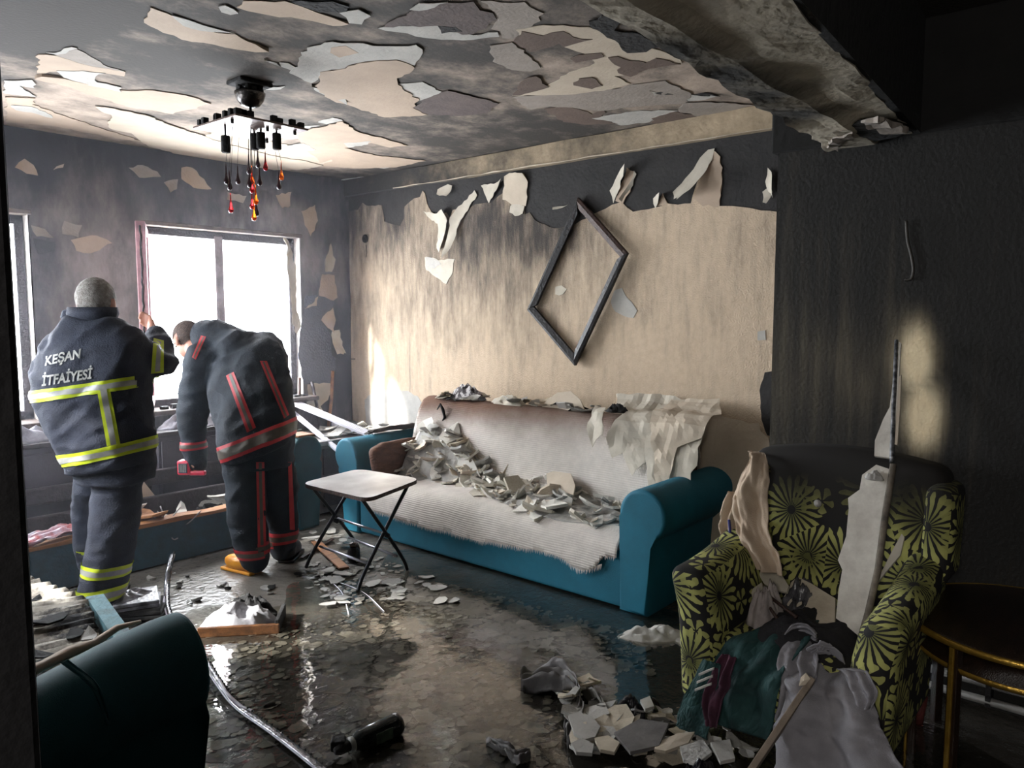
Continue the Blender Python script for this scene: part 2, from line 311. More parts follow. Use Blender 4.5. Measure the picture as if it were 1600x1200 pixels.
# sofa wall: black undercoat, wallpaper sheet with torn upper edge
wall_right = struct(sheet('wall_right', [(1.37,0),(YW,0),(YW,H),(1.37,H)], 'x', XS, m_black, grid=0))
top = [(527,345),(529,328),(535,316),(540,319),(544,330),(560,328),(567,317),(572,321),(597,321),(601,346),(608,349),(626,353),(632,341),(633,323),(648,310),(657,308),(661,298),(665,303),(668,318),(676,332),(687,336),(698,332),(704,341),(708,328),(714,327),(719,338),(744,319),(759,317),(768,317),(788,301),(790,276),(797,271),(819,271),(825,283),(824,303),(821,321),(821,335),(828,332),(837,344),(860,355),(875,356),(900,350),(927,335),(957,320),(972,316),(990,331),(1015,327),(1035,322),(1038,307),(1044,318),(1060,320),(1080,318),(1098,262),(1117,236),(1126,245),(1129,280),(1125,322),(1145,322),(1172,325),(1190,329),(1215,331)]
pl = p2(top, 'x', XS); pl = [(5.495, pl[0][1])] + pl + [(1.37, pl[-1][1]), (1.37, .0), (5.495, .0)]
ss = [(540,340,.78),(535,420,.55),(545,520,.3),(548,640,.2),(600,370,.5),(640,340,.55),(640,400,.42),(600,470,.22),(650,480,.42),(655,540,.2),(600,560,.02),(580,440,.2),(700,480,.42),(700,400,.5),(740,380,.7),(760,345,.75),(790,350,.8),(850,375,.8),(820,340,.7),(780,420,.5),(850,440,.32),(760,500,.22),(760,580,.05),
      (900,420,.25),(880,365,.75),(920,365,.4),(960,350,.3),(1000,380,.12),(1100,380,.12),(1190,370,.2),(1000,560,.05),(1190,560,.1),(900,560,.03),(850,620,.05),(1000,640,.03),(690,340,.35),(690,300,.1),(810,295,.12),(560,600,.02),(620,640,.0),(700,600,.02),(1110,300,.1),(1190,680,.1),(1100,700,.05),(615,355,.75),(720,355,.55)]
sf = idw(ss, 'x', XS)
paper = sheet('wallpaper', ragged(pl, .005, .04, 5), 'x', XS-.006, m_wallpaper, wall_right, grid=.08, samp=sf, thick=.006)
XP = XS-.006
onwall('bare_patch', [(1187,610),(1195,582),(1206,580),(1206,682),(1199,680),(1190,655)], m_black, 'x', XP, wall_right, seed=1, thick=.003, amp=.003)
for k, (m, pts, cu, hg) in enumerate([
    (m_paper,[(664,402),(690,406),(711,405),(706,430),(698,444),(680,432),(666,422)],0,'top'), (m_pale,[(666,401),(680,405),(691,413),(680,420),(667,418)],.008,'top'),
    (m_pale,[(570,625),(585,612),(610,608),(640,612),(655,622),(668,640),(672,700),(575,700)],0,'top'),
    (m_paper,[(868,448),(878,446),(886,452),(880,460),(868,460)],0,'top'), (m_pale,[(1184,518),(1196,516),(1197,531),(1184,532)],0,'top'), (m_pale,[(960,455),(972,450),(978,462),(996,485),(990,497),(962,487),(955,472)],0,'top'),
    (m_paper,[(662,330),(686,334),(697,328),(704,345),(700,372),(690,395),(684,388),(688,350),(676,345)],.05,'high'), (m_paper,[(685,296),(700,288),(707,290),(708,308),(686,304)],.05,'top'),
    (m_paper,[(709,340),(716,328),(742,297),(746,305),(722,345),(714,380),(702,405),(706,360)],.06,'low'),
    (m_paper,[(752,290),(775,288),(788,280),(765,318),(762,312)],.05,'high'), (m_cream,[(790,276),(798,271),(819,271),(826,285),(822,322),(800,320),(786,312)],.02,'bottom'), (m_paper,[(798,322),(802,318),(820,322),(818,334),(806,338),(797,332)],.01,'top'),
    (m_tan,[(1117,236),(1126,245),(1129,280),(1125,322),(1098,322),(1085,310),(1100,270)],0,'top'),
    (m_paper,[(1107,234),(1117,232),(1114,250),(1108,266),(1096,292),(1092,300),(1080,317),(1074,312),(1064,314),(1059,302),(1074,280),(1090,255)],.13,'top'),
    (m_tan,[(980,262),(992,268),(985,300),(974,318),(962,314),(972,285)],0,'top'), (m_paper,[(985,258),(982,268),(968,300),(959,318),(953,298),(962,282),(974,265)],.05,'high'), (m_paper,[(991,267),(995,272),(990,290),(980,306),(976,317),(974,312),(984,290)],.06,'low'),
    (m_paper,[(1021,310),(1036,302),(1030,318),(1025,326)],.05,'high'), (m_tan,[(1036,302),(1043,318),(1026,322)],0,'top'),
    (m_paper,[(1200,262),(1208,270),(1215,290),(1214,312),(1198,292),(1196,284)],.06,'high'), (m_paper,[(1192,300),(1204,290),(1208,300),(1205,320),(1198,318)],.05,'top'),
    (m_paper,[(864,324),(888,320),(880,325),(866,328)],.02,'top')]):
    onwall('torn_paper', pts, m, 'x', XP, wall_right, seed=40+k, curl=cu, hinge=hg, grid=.03)
# a socket hole with a crack, a screw hole
lathe('socket_hole', [(0,0),(.035,0),(.036,.008),(.028,.012),(.0,.002)], m_char, wall_right, 14, at(571,373,'x',XS-.012), MX.Rotation(R(-90), 3, 'Y'))
tube('wall_crack', ats([(572,383),(573,395),(572,402)], 'x', XS-.009), .003, m_char, wall_right, 4)
tube('wall_crack', ats([(641,520),(640,560),(641,600),(639,640)], 'x', XS-.006), .0025, m_greyb, wall_right, 4)
tube('nail', [at(556,561,'x',XS), at(548,561,'x',XS-.04)], .004, m_char, wall_right, 5)
# cornice along the sofa wall
m_corn = mat('cornice_plaster', (186,166,138), (120,106,84), rough=.9, scale=9, contrast=.6, soot=dict(scale=5, amp=1.0, c=(40,38,36), lo=.1, hi=.9), bump=.25, bscale=40)
cf = idw([(1190,190,.15),(1100,205,.2),(1040,215,.35),(950,232,.45),(850,245,.4),(760,262,.5),(680,275,.75),(600,290,.95),(540,300,.98)], 'x', 4.21)
trim = struct(sheet('trim_1', ragged([(1.37,2.56),(YW,2.56),(YW,2.695),(1.37,2.695)], .0035, .05, 3), 'x', 4.20, m_corn, grid=.08, samp=cf, thick=.05))
trim.data.materials.append(m_corn)
mk('cornice_lip', *tube_geo([V((4.195, 1.37+.12*i, 2.562+.004*random.uniform(-1,1))) for i in range(30)], [.002+.005*random.random()**2 for i in range(30)], 5), m_cream, trim, True)
# dining side wall (nearer plane), with end face
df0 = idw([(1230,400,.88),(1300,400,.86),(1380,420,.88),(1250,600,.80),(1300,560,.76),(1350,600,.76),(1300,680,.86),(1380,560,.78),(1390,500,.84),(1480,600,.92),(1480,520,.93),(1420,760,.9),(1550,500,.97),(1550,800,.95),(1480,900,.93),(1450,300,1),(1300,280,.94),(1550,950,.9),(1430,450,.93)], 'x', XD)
lit_spot1, lit_spot2 = at(1432,560,'x',XD), at(1442,650,'x',XD)
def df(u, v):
    g = max(math.exp(-((u-lit_spot1.y)/.058)**2-((v-lit_spot1.z)/.13)**2), math.exp(-((u-lit_spot2.y)/.062)**2-((v-lit_spot2.z)/.13)**2)); return df0(u, v)*(1-g) - .25*g  # pool of light on the wall painted in as two soot-free spots
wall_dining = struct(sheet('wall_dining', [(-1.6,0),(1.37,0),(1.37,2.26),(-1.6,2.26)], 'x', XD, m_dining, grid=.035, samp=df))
struct(box('wall_partition_end', (XD+.01,1.33,0), (XS,1.37,H), m_dark))
struct(box('trim_2', (XD-.015,-1.6,2.26), (XS,1.40,H), m_dark, bev=.01))
# ceiling beam with broken plaster near its end
bf = idw([(1050,60,.95),(1150,110,.98),(1250,170,.95),(1200,140,.95),(1290,210,.2),(1240,200,.3),(1150,30,.0),(1200,60,.1),(1240,90,.1),(1280,120,.05),(1350,180,.15),(1100,10,.0),(1330,120,.5),(1250,40,.5),(1310,150,.1),(1390,190,.5)], 'z', 2.26, eps=.03)
beam = struct(sheet('ceiling_beam', ragged([(XL,.60),(2.1,.72),(3.40,.82),(3.44,1.16),(3.2,1.12),(2.6,1.09),(1.8,1.05),(XL,.98)], .012, .05, 9), 'z', 2.26, m_beam, grid=.06, samp=bf, thick=.44, bulge=lambda u, v: .012*NZ.noise(V((u*5, v*9, 0))) - (.02 if v > .95 else 0)))
onb = [(1292,228),(1300,215),(1318,210),(1320,200),(1345,190),(1400,195),(1425,205),(1400,214),(1340,225),(1310,230)]
sheet('broken_hollow', ragged(p2(onb, 'z', 2.245), .006, .03, 2), 'z', 2.243, m_char, beam, grid=.1, thick=.01)
for k, pts in enumerate([[(1292,228),(1300,214),(1318,210),(1332,205),(1334,214),(1315,222),(1310,230)], [(1345,190),(1372,182),(1400,192),(1420,200),(1400,205),(1370,200)]]):
    sheet('hanging_plaster', ragged(p2(pts, 'z', 2.24), .006, .02, k), 'z', 2.237, m_greyb, beam, grid=.03, thick=.006, bulge=lambda u, v: -.035*abs(NZ.noise(V((u*9, v*9, 3)))))
struct(mk('beam_near_face', [V((XL,.57,2.262)),V((3.43,.795,2.262)),V((3.43,.82,2.262)),V((XL,.60,2.262)),V((XL,.57,2.7)),V((3.43,.795,2.7)),V((3.43,.82,2.7)),V((XL,.60,2.7))], [(0,1,2,3),(4,7,6,5),(0,4,5,1),(1,5,6,2),(2,6,7,3),(3,7,4,0)], m_dark))
# other enclosing walls: left wall with the doorway the camera looks through, back wall, hallway
struct(sheet('wall_left', [(.5,0),(YW,0),(YW,H),(.5,H)], 'x', XL, m_winwall, grid=.25, samp=lambda u, v: .5+.2*v, holes=[(3.85,4.55,1.1,2.05)]))
struct(box('wall_left_end', (-.02,.50,0), (XL-.002,1.6,H), m_dark))
struct(box('wall_left_lower_run', (-.02,-1.6,0), (XL,-.5,H), m_dark))
struct(box('wall_back', (-.02,-1.75,0), (XS,-1.6,H), m_dark))
struct(box('door_1', (-.03,.42,0), (.127,.50,2.7), mat('blackened_door_frame', (14,11,14), (8,7,8), rough=.8, bump=.1), bev=.004))
struct(box('wall_hallway', (-2.4,-1.3,0), (-2.3,1.3,H), m_dark)); struct(box('wall_hallway_side', (-2.4,1.3,0), (-.02,1.4,H), m_dark)); struct(box('wall_hallway_far', (-2.4,-1.4,0), (-.02,-1.3,H), m_dark))
struct(box('ceiling_hallway', (-2.4,-1.4,H), (XL,1.4,H+.1), m_dark))
# ------------------------------------------------ windows
def schlick(nt, f0):                 # reflectance of a thin sheet, the same from both sides
    N = nt.nodes; lw = N.new('ShaderNodeLayerWeight'); lw.inputs['Blend'].default_value = .5
    p = N.new('ShaderNodeMath'); p.operation = 'POWER'; nt.links.new(lw.outputs['Facing'], p.inputs[0]); p.inputs[1].default_value = 4.0
    m = N.new('ShaderNodeMath'); m.operation = 'MULTIPLY_ADD'; nt.links.new(p.outputs[0], m.inputs[0]); m.inputs[1].default_value = 1-f0; m.inputs[2].default_value = f0; return m
m_glass = bpy.data.materials.new('window_glass'); m_glass.use_nodes = True
nt = m_glass.node_tree; nt.nodes.clear(); o_ = nt.nodes.new('ShaderNodeOutputMaterial'); a_ = nt.nodes.new('ShaderNodeBsdfTransparent'); g_ = nt.nodes.new('ShaderNodeBsdfGlossy'); x_ = nt.nodes.new('ShaderNodeMixShader'); f_ = schlick(nt, .05)
a_.inputs[0].default_value = (.93,.94,.95,1); g_.inputs['Roughness'].default_value = .05; nt.links.new(f_.outputs[0], x_.inputs[0]); nt.links.new(a_.outputs[0], x_.inputs[1]); nt.links.new(g_.outputs[0], x_.inputs[2]); nt.links.new(x_.outputs[0], o_.inputs[0])
def window(name, x0, x1, z0, z1, mulls, panes):
    y = YW+.08; bm = bmesh.new(); t = .055
    bbox(bm, (x0,y,z0), (x0+t,y+.06,z1), .006); bbox(bm, (x1-t,y,z0), (x1,y+.06,z1), .006)
    bbox(bm, (x0,y,z0), (x1,y+.06,z0+t), .006); bbox(bm, (x0,y,z1-t), (x1,y+.06,z1), .006)
    f = fb(name, bm, m_pvcd); f['kind'] = 'structure'
    for mx in mulls: box('mullion', (mx-.035,y-.005,z0+.03), (mx+.035,y+.062,z1-.03), m_pvc, f, .006)
    for a, b in panes: box('pane', (a,y+.02,z0+t), (b,y+.03,z1-t), m_glass, f)
    # reveals, scorched head and sill
    rv = mat('window_reveal', (196,190,184), (150,142,136), rough=.8, scale=8)
    box('reveal', (x1,YW,z0-.02), (x1+.01,y+.12,z1+.02), rv, f); box('reveal', (x0-.01,YW,z0-.02), (x0,y+.12,z1+.02), rv, f)
    box('window_head', (x0-.02,YW-.015,z1), (x1+.02,y+.12,z1+.03), mat('scorched_head', (120,104,92), (60,50,46), rough=.8), f, .005)
    box('sill', (x0-.05,YW-.16,z0-.035), (x1+.05,y+.12,z0), mat('scorched_sill', (88,74,68), (34,28,28), rough=.75, bump=.3), f, .008)
    return f
win2 = window('window_2', *W2[:2], W2[2], W2[3], [3.07], [(3.105,3.685)])
win1 = window('window_1', *W1[:2], W1[2], W1[3], [1.08], [(.475,1.045),(1.115,1.69)])
# left casement swung inwards
HN = V((2.50,5.57,0)); SD = V((-.437,-.899,0)).normalized(); SN = V((-SD.y,SD.x,0))
def sashM(): 
    M = MX.Identity(4); M.col[0] = (*SD,0); M.col[1] = (*SN,0); M.col[2] = (0,0,1,0); M.col[3] = (HN.x,HN.y,0,1); return M
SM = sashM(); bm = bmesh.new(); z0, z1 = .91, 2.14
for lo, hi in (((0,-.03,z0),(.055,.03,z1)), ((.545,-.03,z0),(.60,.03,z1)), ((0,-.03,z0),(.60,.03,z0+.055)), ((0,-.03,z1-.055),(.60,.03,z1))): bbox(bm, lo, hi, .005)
bmesh.ops.transform(bm, matrix=SM, verts=bm.verts); sash = fb('casement_sash', bm, mat('red_lit_pvc', (212,160,166), (150,104,112), rough=.4), win2)  # pink tone puts the red light on the sash into its colour
box('casement_pane', (.05,-.005,z0+.05), (.55,.005,z1-.05), m_glass, sash, M=SM)
tube('sash_seal', [SM @ V((.603,0,z0+i*.03)) + V((random.uniform(-.004,.004),0,0)) for i in range(41)], .006, m_char, sash, 5)
# scorched frame leftovers and rubble on the sills
bm = bmesh.new()
for k in range(16):
    x = 2.5+k*.078; tubev = bbox(bm, (x,5.40,.872), (x+.05,5.43+.03*random.random(),.885+.03*random.random()), 0, M=None)
fb('sill_char', bm, m_char, win2)['kind'] = 'stuff'
tube('curtain_rag', bez([(3.60,5.50,2.16),(3.62,5.47,2.08),(3.60,5.49,2.0)], 6), [.03,.035,.04,.035,.03,.03,.025,.03,.02,.02,.015,.01,.004], m_paper, win2, 6, flat=.25)
# ------------------------------------------------ floor and standing water
m_floor = mat('sludge_floor', (150,144,136), (96,92,86), rough=.26, scale=5, contrast=.6, soot=dict(scale=2.5, amp=1.2, c=(62,59,54), lo=.05, hi=.75), bump=.35, bscale=26)
ff = idw([(340,940,.1),(420,930,.1),(300,900,.4),(480,830,.2),(520,900,.4),(560,1000,.8),(480,1000,.7),(400,1080,.7),(620,940,.5),(800,960,.6),(700,1150,.8),(900,1150,.8),(250,940,.5),(100,980,.9),(500,1180,.8),(1000,1100,.9),(450,760,.3)], 'z', 0)
floor = struct(sheet('floor', [(-2.4,-1.6),(XS,-1.6),(XS,YW),(-2.4,YW)], 'z', 0, m_floor, grid=.1, samp=ff))
m_water = bpy.data.materials.new('dirty_water'); m_water.use_nodes = True
nt = m_water.node_tree; nt.nodes.clear(); N = nt.nodes; o_ = N.new('ShaderNodeOutputMaterial'); a_ = N.new('ShaderNodeBsdfTransparent'); g_ = N.new('ShaderNodeBsdfGlossy'); x_ = N.new('ShaderNodeMixShader'); f_ = schlick(nt, .12)
n_ = N.new('ShaderNodeTexNoise'); n_.inputs['Scale'].default_value = 9; n_.inputs['Detail'].default_value = 3; tc = N.new('ShaderNodeTexCoord'); nt.links.new(tc.outputs['Object'], n_.inputs[0])
b_ = N.new('ShaderNodeBump'); b_.inputs['Strength'].default_value = .5; b_.inputs['Distance'].default_value = .006; nt.links.new(n_.outputs[0], b_.inputs['Height']); nt.links.new(b_.outputs[0], g_.inputs['Normal'])
a_.inputs[0].default_value = (.74,.73,.69,1); g_.inputs['Roughness'].default_value = .035; nt.links.new(f_.outputs[0], x_.inputs[0]); nt.links.new(a_.outputs[0], x_.inputs[1]); nt.links.new(g_.outputs[0], x_.inputs[2]); nt.links.new(x_.outputs[0], o_.inputs[0])
wp = [(1.60,3.65),(1.95,3.8),(2.2,3.5),(2.45,3.75),(2.8,3.5),(3.2,3.75),(3.42,3.5),(3.42,2.4),(3.5,1.9),(3.36,1.45),(3.2,.8),(2.9,.2),(2.2,-.2),(1.6,.2),(.6,.9),(.6,1.7),(1.0,2.2),(1.1,2.8),(1.2,3.3)]
water = sheet('puddle', ragged([(p.x,p.y) for p in bez([V((*q,0)) for q in wp+[wp[0]]],6)[:-1]], .012, .05, 4), 'z', .007, m_water, grid=.25); tag(water, 'shallow dirty puddle mirroring the room on the floor', 'puddle', kind='stuff')
wp2 = [(2.3,3.95),(2.6,4.15),(2.95,4.2),(3.15,4.0),(3.2,3.6),(2.95,3.7),(2.6,3.75)]

bm = bmesh.new(); t = .05
for lo, hi in (((.05,3.85,1.1),(.11,3.90,2.05)), ((.05,4.5,1.1),(.11,4.55,2.05)), ((.05,3.85,1.1),(.11,4.55,1.15)), ((.05,3.85,2.0),(.11,4.55,2.05)), ((.05,4.17,1.1),(.11,4.23,2.05))): bbox(bm, lo, hi, .004)
win3 = struct(fb('window_3', bm, m_pvcd)); box('pane', (.075,3.9,1.15), (.085,4.17,2.0), m_glass, win3); box('pane', (.075,4.23,1.15), (.085,4.5,2.0), m_glass, win3)
# ------------------------------------------------ more helpers
def mapped(name, poly2, fn, grid, m, parent=None, thick=.004, smooth=True, uvs=1.0, attr=None):
    bm = bmesh.new(); bm.faces.new([bm.verts.new((u, v, 0)) for u, v in poly2])
    us = [p[0] for p in poly2]; vv = [p[1] for p in poly2]; g = grid if hasattr(grid, '__len__') else (grid, grid)
    for k, lo, hi in ((0, min(us), max(us)), (1, min(vv), max(vv))):
        for c in np.arange(math.floor(lo/g[k])*g[k]+1e-4, hi, g[k]):
            co = [0,0,0]; no = [0,0,0]; co[k] = c; no[k] = 1
            bmesh.ops.bisect_plane(bm, geom=bm.verts[:]+bm.edges[:]+bm.faces[:], dist=1e-6, plane_co=co, plane_no=no)
    bmesh.ops.triangulate(bm, faces=[f for f in bm.faces if len(f.verts) > 4])
    uvl = bm.loops.layers.uv.new('UVMap')
    for f in bm.faces:
        for l in f.loops: l[uvl].uv = (l.vert.co.x*uvs, l.vert.co.y*uvs)
    at_ = [attr(v.co.x, v.co.y) for v in bm.verts] if attr else None
    for v in bm.verts: v.co = fn(v.co.x, v.co.y)
    me = bpy.data.meshes.new(name); bm.to_mesh(me); bm.free()
    if at_:
        a = me.attributes.new('soot', 'FLOAT', 'POINT')
        for k, s in enumerate(at_): a.data[k].value = s
    me.materials.append(m)
    if smooth: me.shade_smooth()
    o = bpy.data.objects.new(name, me); COL.objects.link(o)
    if parent is not None: o.parent = parent
    if thick:
        md = o.modifiers.new('thickness', 'SOLIDIFY'); md.thickness = thick; md.offset = 0
    return o
def path_fn(P):                      # arc-length parametrised polyline in 2D
    P = [V((*p, 0)) for p in P]; D = [0]
    for a, b in zip(P, P[1:]): D.append(D[-1]+(b-a).length)
    def f(t):
        t = max(0, min(D[-1]-1e-6, t))
        for i in range(len(P)-1):
            if t <= D[i+1]:
                q = P[i].lerp(P[i+1], (t-D[i])/(D[i+1]-D[i])); d = (P[i+1]-P[i]).normalized(); return q.x, q.y, -d.y, d.x
    return f, D[-1]
def nz(*a): return NZ.noise(V(a))
def strip_cloth(name, cen, wid, m, parent=None, across=V((0,1,0)), nrm=V((-1,0,0)), folds=3, amp=.02, seed=0, thick=.004, nu=18, nv=40, rag=.0, uvs=1):
    """cloth running along cen (3D points); wid = widths; folds run lengthwise"""
    C = bez(cen, 10); n = len(C)
    def fn(u, v):
        t = v*(n-1); i = min(n-2, int(t)); c = C[i].lerp(C[i+1], t-i); ww = np.interp(v, np.linspace(0, 1, len(wid)), wid)
        k = folds*2*math.pi
        off = amp*(math.sin(k*(u+.25*nz(u*2, v*3, seed)) + 3*nz(seed, v*2.2, 1)) + 1.0*nz(u*4, v*6, seed+5) + .5*nz(u*9, v*14, seed))
        a = across(v) if callable(across) else across
        return c + a*(u-.5)*ww*(1+.12*nz(v*5, seed, .3)) + nrm*off
    poly = [(0,0),(1,0),(1,1),(0,1)]
    if rag: poly = ragged(poly, rag, .08, seed)
    return mapped(name, poly, fn, (1/nu, 1/nv), m, parent, thick)
def flake_mesh(name, m, size, seed, thick=.006, bend=.25, elong=1.5):
    rnd = random.Random(seed); n = rnd.randint(6, 9); pts = []
    for k in range(n):
        a = 2*math.pi*(k+rnd.uniform(-.3,.3))/n; r = size*rnd.uniform(.6,1.05); pts.append((r*math.cos(a)*elong, r*math.sin(a)))
    z = lambda x, y: bend*(x*x)/size/2 + rnd.uniform(-.04,.04)*size
    vs = [(x, y, z(x, y)) for x, y in pts]; vs2 = [(x*.97, y*.97, c-thick) for x, y, c in vs]
    V_ = vs + vs2 + [(0,0,0),(0,0,-thick)]
    fs = [(k, (k+1) % n, 2*n) for k in range(n)] + [((k+1) % n+n, k+n, 2*n+1) for k in range(n)] + [(k, k+n, (k+1) % n+n, (k+1) % n) for k in range(n)]
    me = bpy.data.meshes.new(name); me.from_pydata(V_, [], fs); me.update(); me.materials.append(m); return me
FL = {}
def flakes(name, label, cat, group, spots, mats, lo, hi, tilt=.3, thick=.006, bend=.25, nproto=12, elong=1.4):
    key = (name, tuple(x.name for x in mats))
    ms = [flake_mesh(name, mats[k % len(mats)], 1.0, hash_(name)+k, thick/((lo+hi)/2), bend, elong) for k in range(nproto)]
    rnd = random.Random(hash_(name))
    for k, p in enumerate(spots):
        o = bpy.data.objects.new(name, ms[rnd.randrange(nproto)]); COL.objects.link(o); s = lo+(hi-lo)*rnd.random()**1.8
        o.location = p; o.scale = (s, s, s); o.rotation_euler = (rnd.gauss(0, tilt), rnd.gauss(0, tilt), rnd.uniform(0, 6.28))
        tag(o, label, cat, group)
def hash_(s): return sum(ord(c)*(i+3) for i, c in enumerate(s))
def pip(x, y, poly):
    c = False; n = len(poly); j = n-1
    for i in range(n):
        if (poly[i][1] > y) != (poly[j][1] > y) and x < (poly[j][0]-poly[i][0])*(y-poly[i][1])/(poly[j][1]-poly[i][1])+poly[i][0]: c = not c
        j = i
    return c
def scatter(poly_px, n, z=.01, seed=0, layer=0):
    rnd = random.Random(seed); P = p2(poly_px, 'z', 0); out = []
    x0, x1 = min(p[0] for p in P), max(p[0] for p in P); y0, y1 = min(p[1] for p in P), max(p[1] for p in P)
    while len(out) < n:
        x, y = rnd.uniform(x0, x1), rnd.uniform(y0, y1)
        if pip(x, y, P): out.append(V((x, y, z+rnd.random()*layer)))
    return out
def crumple(name, c, rx, ry, h, m, seed=0, parent=None, n=28, fold=1.0, rot=0, outline=None):
    """a crumpled heap of cloth: a lobed closed mound with sharp ridged folds"""
    vs = []; fs = []; rings = 12
    for i in range(rings+1):
        q = i/rings
        for k in range(n*2):
            a = math.pi*k/n; lob = 1+.22*nz(math.cos(a)*1.3+seed, math.sin(a)*1.3, 2.2)+.10*nz(math.cos(a)*4+seed, math.sin(a)*4, 0)
            x = math.cos(a)*q*rx*lob; y = math.sin(a)*q*ry*lob
            base = (1-q**2.4)
            rid = abs(nz(x/rx*1.8+seed, y/ry*1.8, seed*.3))*1.2 + .6*abs(nz(x/rx*4+seed, y/ry*3.2, 4))
            z = h*base*(.45+fold*(.75-rid)) + (.0 if q < 1 else 0)
            vs.append(V((x*math.cos(rot)-y*math.sin(rot), x*math.sin(rot)+y*math.cos(rot), max(z, .004*(1-q)))) + V(c))
    for i in range(rings):
        for k in range(n*2): fs.append((i*2*n+k, i*2*n+(k+1) % (2*n), (i+1)*2*n+(k+1) % (2*n), (i+1)*2*n+k))
    fs.append(tuple(rings*2*n+k for k in range(2*n))[::-1])
    return mk(name, vs, fs, m, parent, True)
def prism(name, prof, ax, a, b, m, parent=None, bev=.0, smooth=True, uv=False, seg=3, taper=None):
    """2D outline extruded along an axis from a to b"""
    bm = bmesh.new(); f = lambda p, t: to3(p[0], p[1], ax, t)
    v0 = [bm.verts.new(f(p, a)) for p in prof]; v1 = [bm.verts.new(f(p if not taper else taper(p), b)) for p in prof]; n = len(prof)
    f0 = bm.faces.new(v0); f1 = bm.faces.new(v1[::-1])
    for k in range(n): bm.faces.new((v0[k], v1[k], v1[(k+1) % n], v0[(k+1) % n]))
    if bev: bmesh.ops.bevel(bm, geom=list(f0.edges)+list(f1.edges), offset=bev, segments=seg, affect='EDGES', profile=.5)
    bmesh.ops.triangulate(bm, faces=[x for x in bm.faces if len(x.verts) > 4])
    o = fb(name, bm, m, parent, smooth, uv)
    if smooth:
        for e in o.data.edges: pass
        md = o.modifiers.new('normals', 'WEIGHTED_NORMAL'); o.data.shade_smooth()
    return o
# ------------------------------------------------ fabrics
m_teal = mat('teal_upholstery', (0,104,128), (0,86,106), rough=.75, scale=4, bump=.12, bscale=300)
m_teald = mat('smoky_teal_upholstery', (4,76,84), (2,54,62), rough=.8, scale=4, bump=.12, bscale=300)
m_scorch = mat('scorched_foam', (120,84,64), (44,30,26), rough=.95, scale=8, contrast=.6, bump=.5, bscale=30, stretch=(1,1,3))
m_wood = mat('burnt_board_edge', (168,112,62), (70,42,26), rough=.7, scale=6, stretch=(.6,4,4), contrast=.7)
m_ash = mat('grey_ash_plaster', (194,192,186), (140,138,134), rough=.95, scale=15, bump=.3)
m_creamf = mat('cream_plaster_flake', (206,196,176), (180,168,148), rough=.9, scale=9)
m_greyf = mat('dusty_grey_flake', (172,169,163), (128,126,121), rough=.9, scale=9)
def waffle(name, c, c2, burn, ribs=True):
    m = mat(name, c, c2, rough=.95, scale=14, soot=dict(scale=6, amp=.35, c=burn, lo=0, hi=1), bump=0)
    nt = m.node_tree; N = nt.nodes; L = nt.links; tc = N.new('ShaderNodeTexCoord')
    w1 = N.new('ShaderNodeTexWave'); w1.inputs['Scale'].default_value = 24; w1.bands_direction = 'Y'; w1.inputs['Distortion'].default_value = .6; L.new(tc.outputs['UV'], w1.inputs[0])
    w2 = N.new('ShaderNodeTexWave'); w2.inputs['Scale'].default_value = 28; w2.bands_direction = 'X'; w2.inputs['Distortion'].default_value = 1.2; L.new(tc.outputs['UV'], w2.inputs[0])
    ad = N.new('ShaderNodeMath'); ad.operation = 'ADD'; L.new(w1.outputs['Fac'], ad.inputs[0]); L.new(w2.outputs['Fac'], ad.inputs[1])
    bp = N.new('ShaderNodeBump'); bp.inputs['Strength'].default_value = .6; bp.inputs['Distance'].default_value = .003; L.new(ad.outputs[0], bp.inputs['Height']); L.new(bp.outputs[0], N['Principled BSDF'].inputs['Normal'])
    return m
m_throw = waffle('ribbed_throw', (216,208,200), (196,189,182), (96,66,48))

def sofa_arm(prof_center_y, inner, outer, x0, x1, m, parent, r=.135, zc=.53, name='arm', sgn=-1):
    # scroll arm: post plus roll that overhangs the outside (sgn = direction of outside along y)
    cy = prof_center_y; pr = [(inner, .01), (inner, zc-.02)]
    a0, a1 = (0, math.pi) if sgn < 0 else (math.pi, 0)
    pr = [(inner, .01)]
    n = 22
    if sgn < 0:
        for k in range(n+1):
            a = -.15 + (math.pi+1.15)*k/n; pr.append((cy+r*math.cos(a), zc+r*math.sin(a)))
    else:
        for k in range(n+1):
            a = math.pi+.15 - (math.pi+1.15)*k/n; pr.append((cy+r*math.cos(a), zc+r*math.sin(a)))
    pr.append((outer, zc-.15)); pr.append((outer, .01))
    return prism(name, pr, 'x', x0, x1, m, parent, bev=.018)
# ------------------------------------------------ teal sofa along the long wall
sofa = tag(empty('sofa', (3.72, 3.17, 0)), 'bright teal three-seat sofa with pale ribbed throw against the long wall', 'sofa')
def loc(o): o.location = -o.parent.location if o.parent else o.location; return o
S = sofa
loc(box('base', (3.335,2.09,.015), (4.13,4.26,.31), m_teal, S, .02, 3, smooth=False))
loc(sofa_arm(1.97, 2.10, 1.935, 3.315, 4.12, m_teal, S)); loc(sofa_arm(4.385, 4.255, 4.42, 3.315, 4.12, m_teal, S, sgn=1, r=.125, zc=.545))
loc(box('seat', (3.35,2.10,.305), (3.95,4.25,.385), mat('sofa_seat_fabric', (150,146,144), rough=.95), S, .03, 3))
bpath, bl = path_fn([(4.12,.30),(4.13,.70),(4.10,.86),(4.05,.915),(3.98,.925),(3.92,.90),(3.885,.84),(3.80,.56),(3.74,.39)])
def backf(u, v):
    x, z, nx_, nz_ = bpath(v); b = .014*nz(u*3, v*4, 1)+.012*abs(math.sin(u*3.1+v)); return V((x+.02*nz(u*2,v*2,9)-b, u, z + .006*nz(u*5, v, 2)))
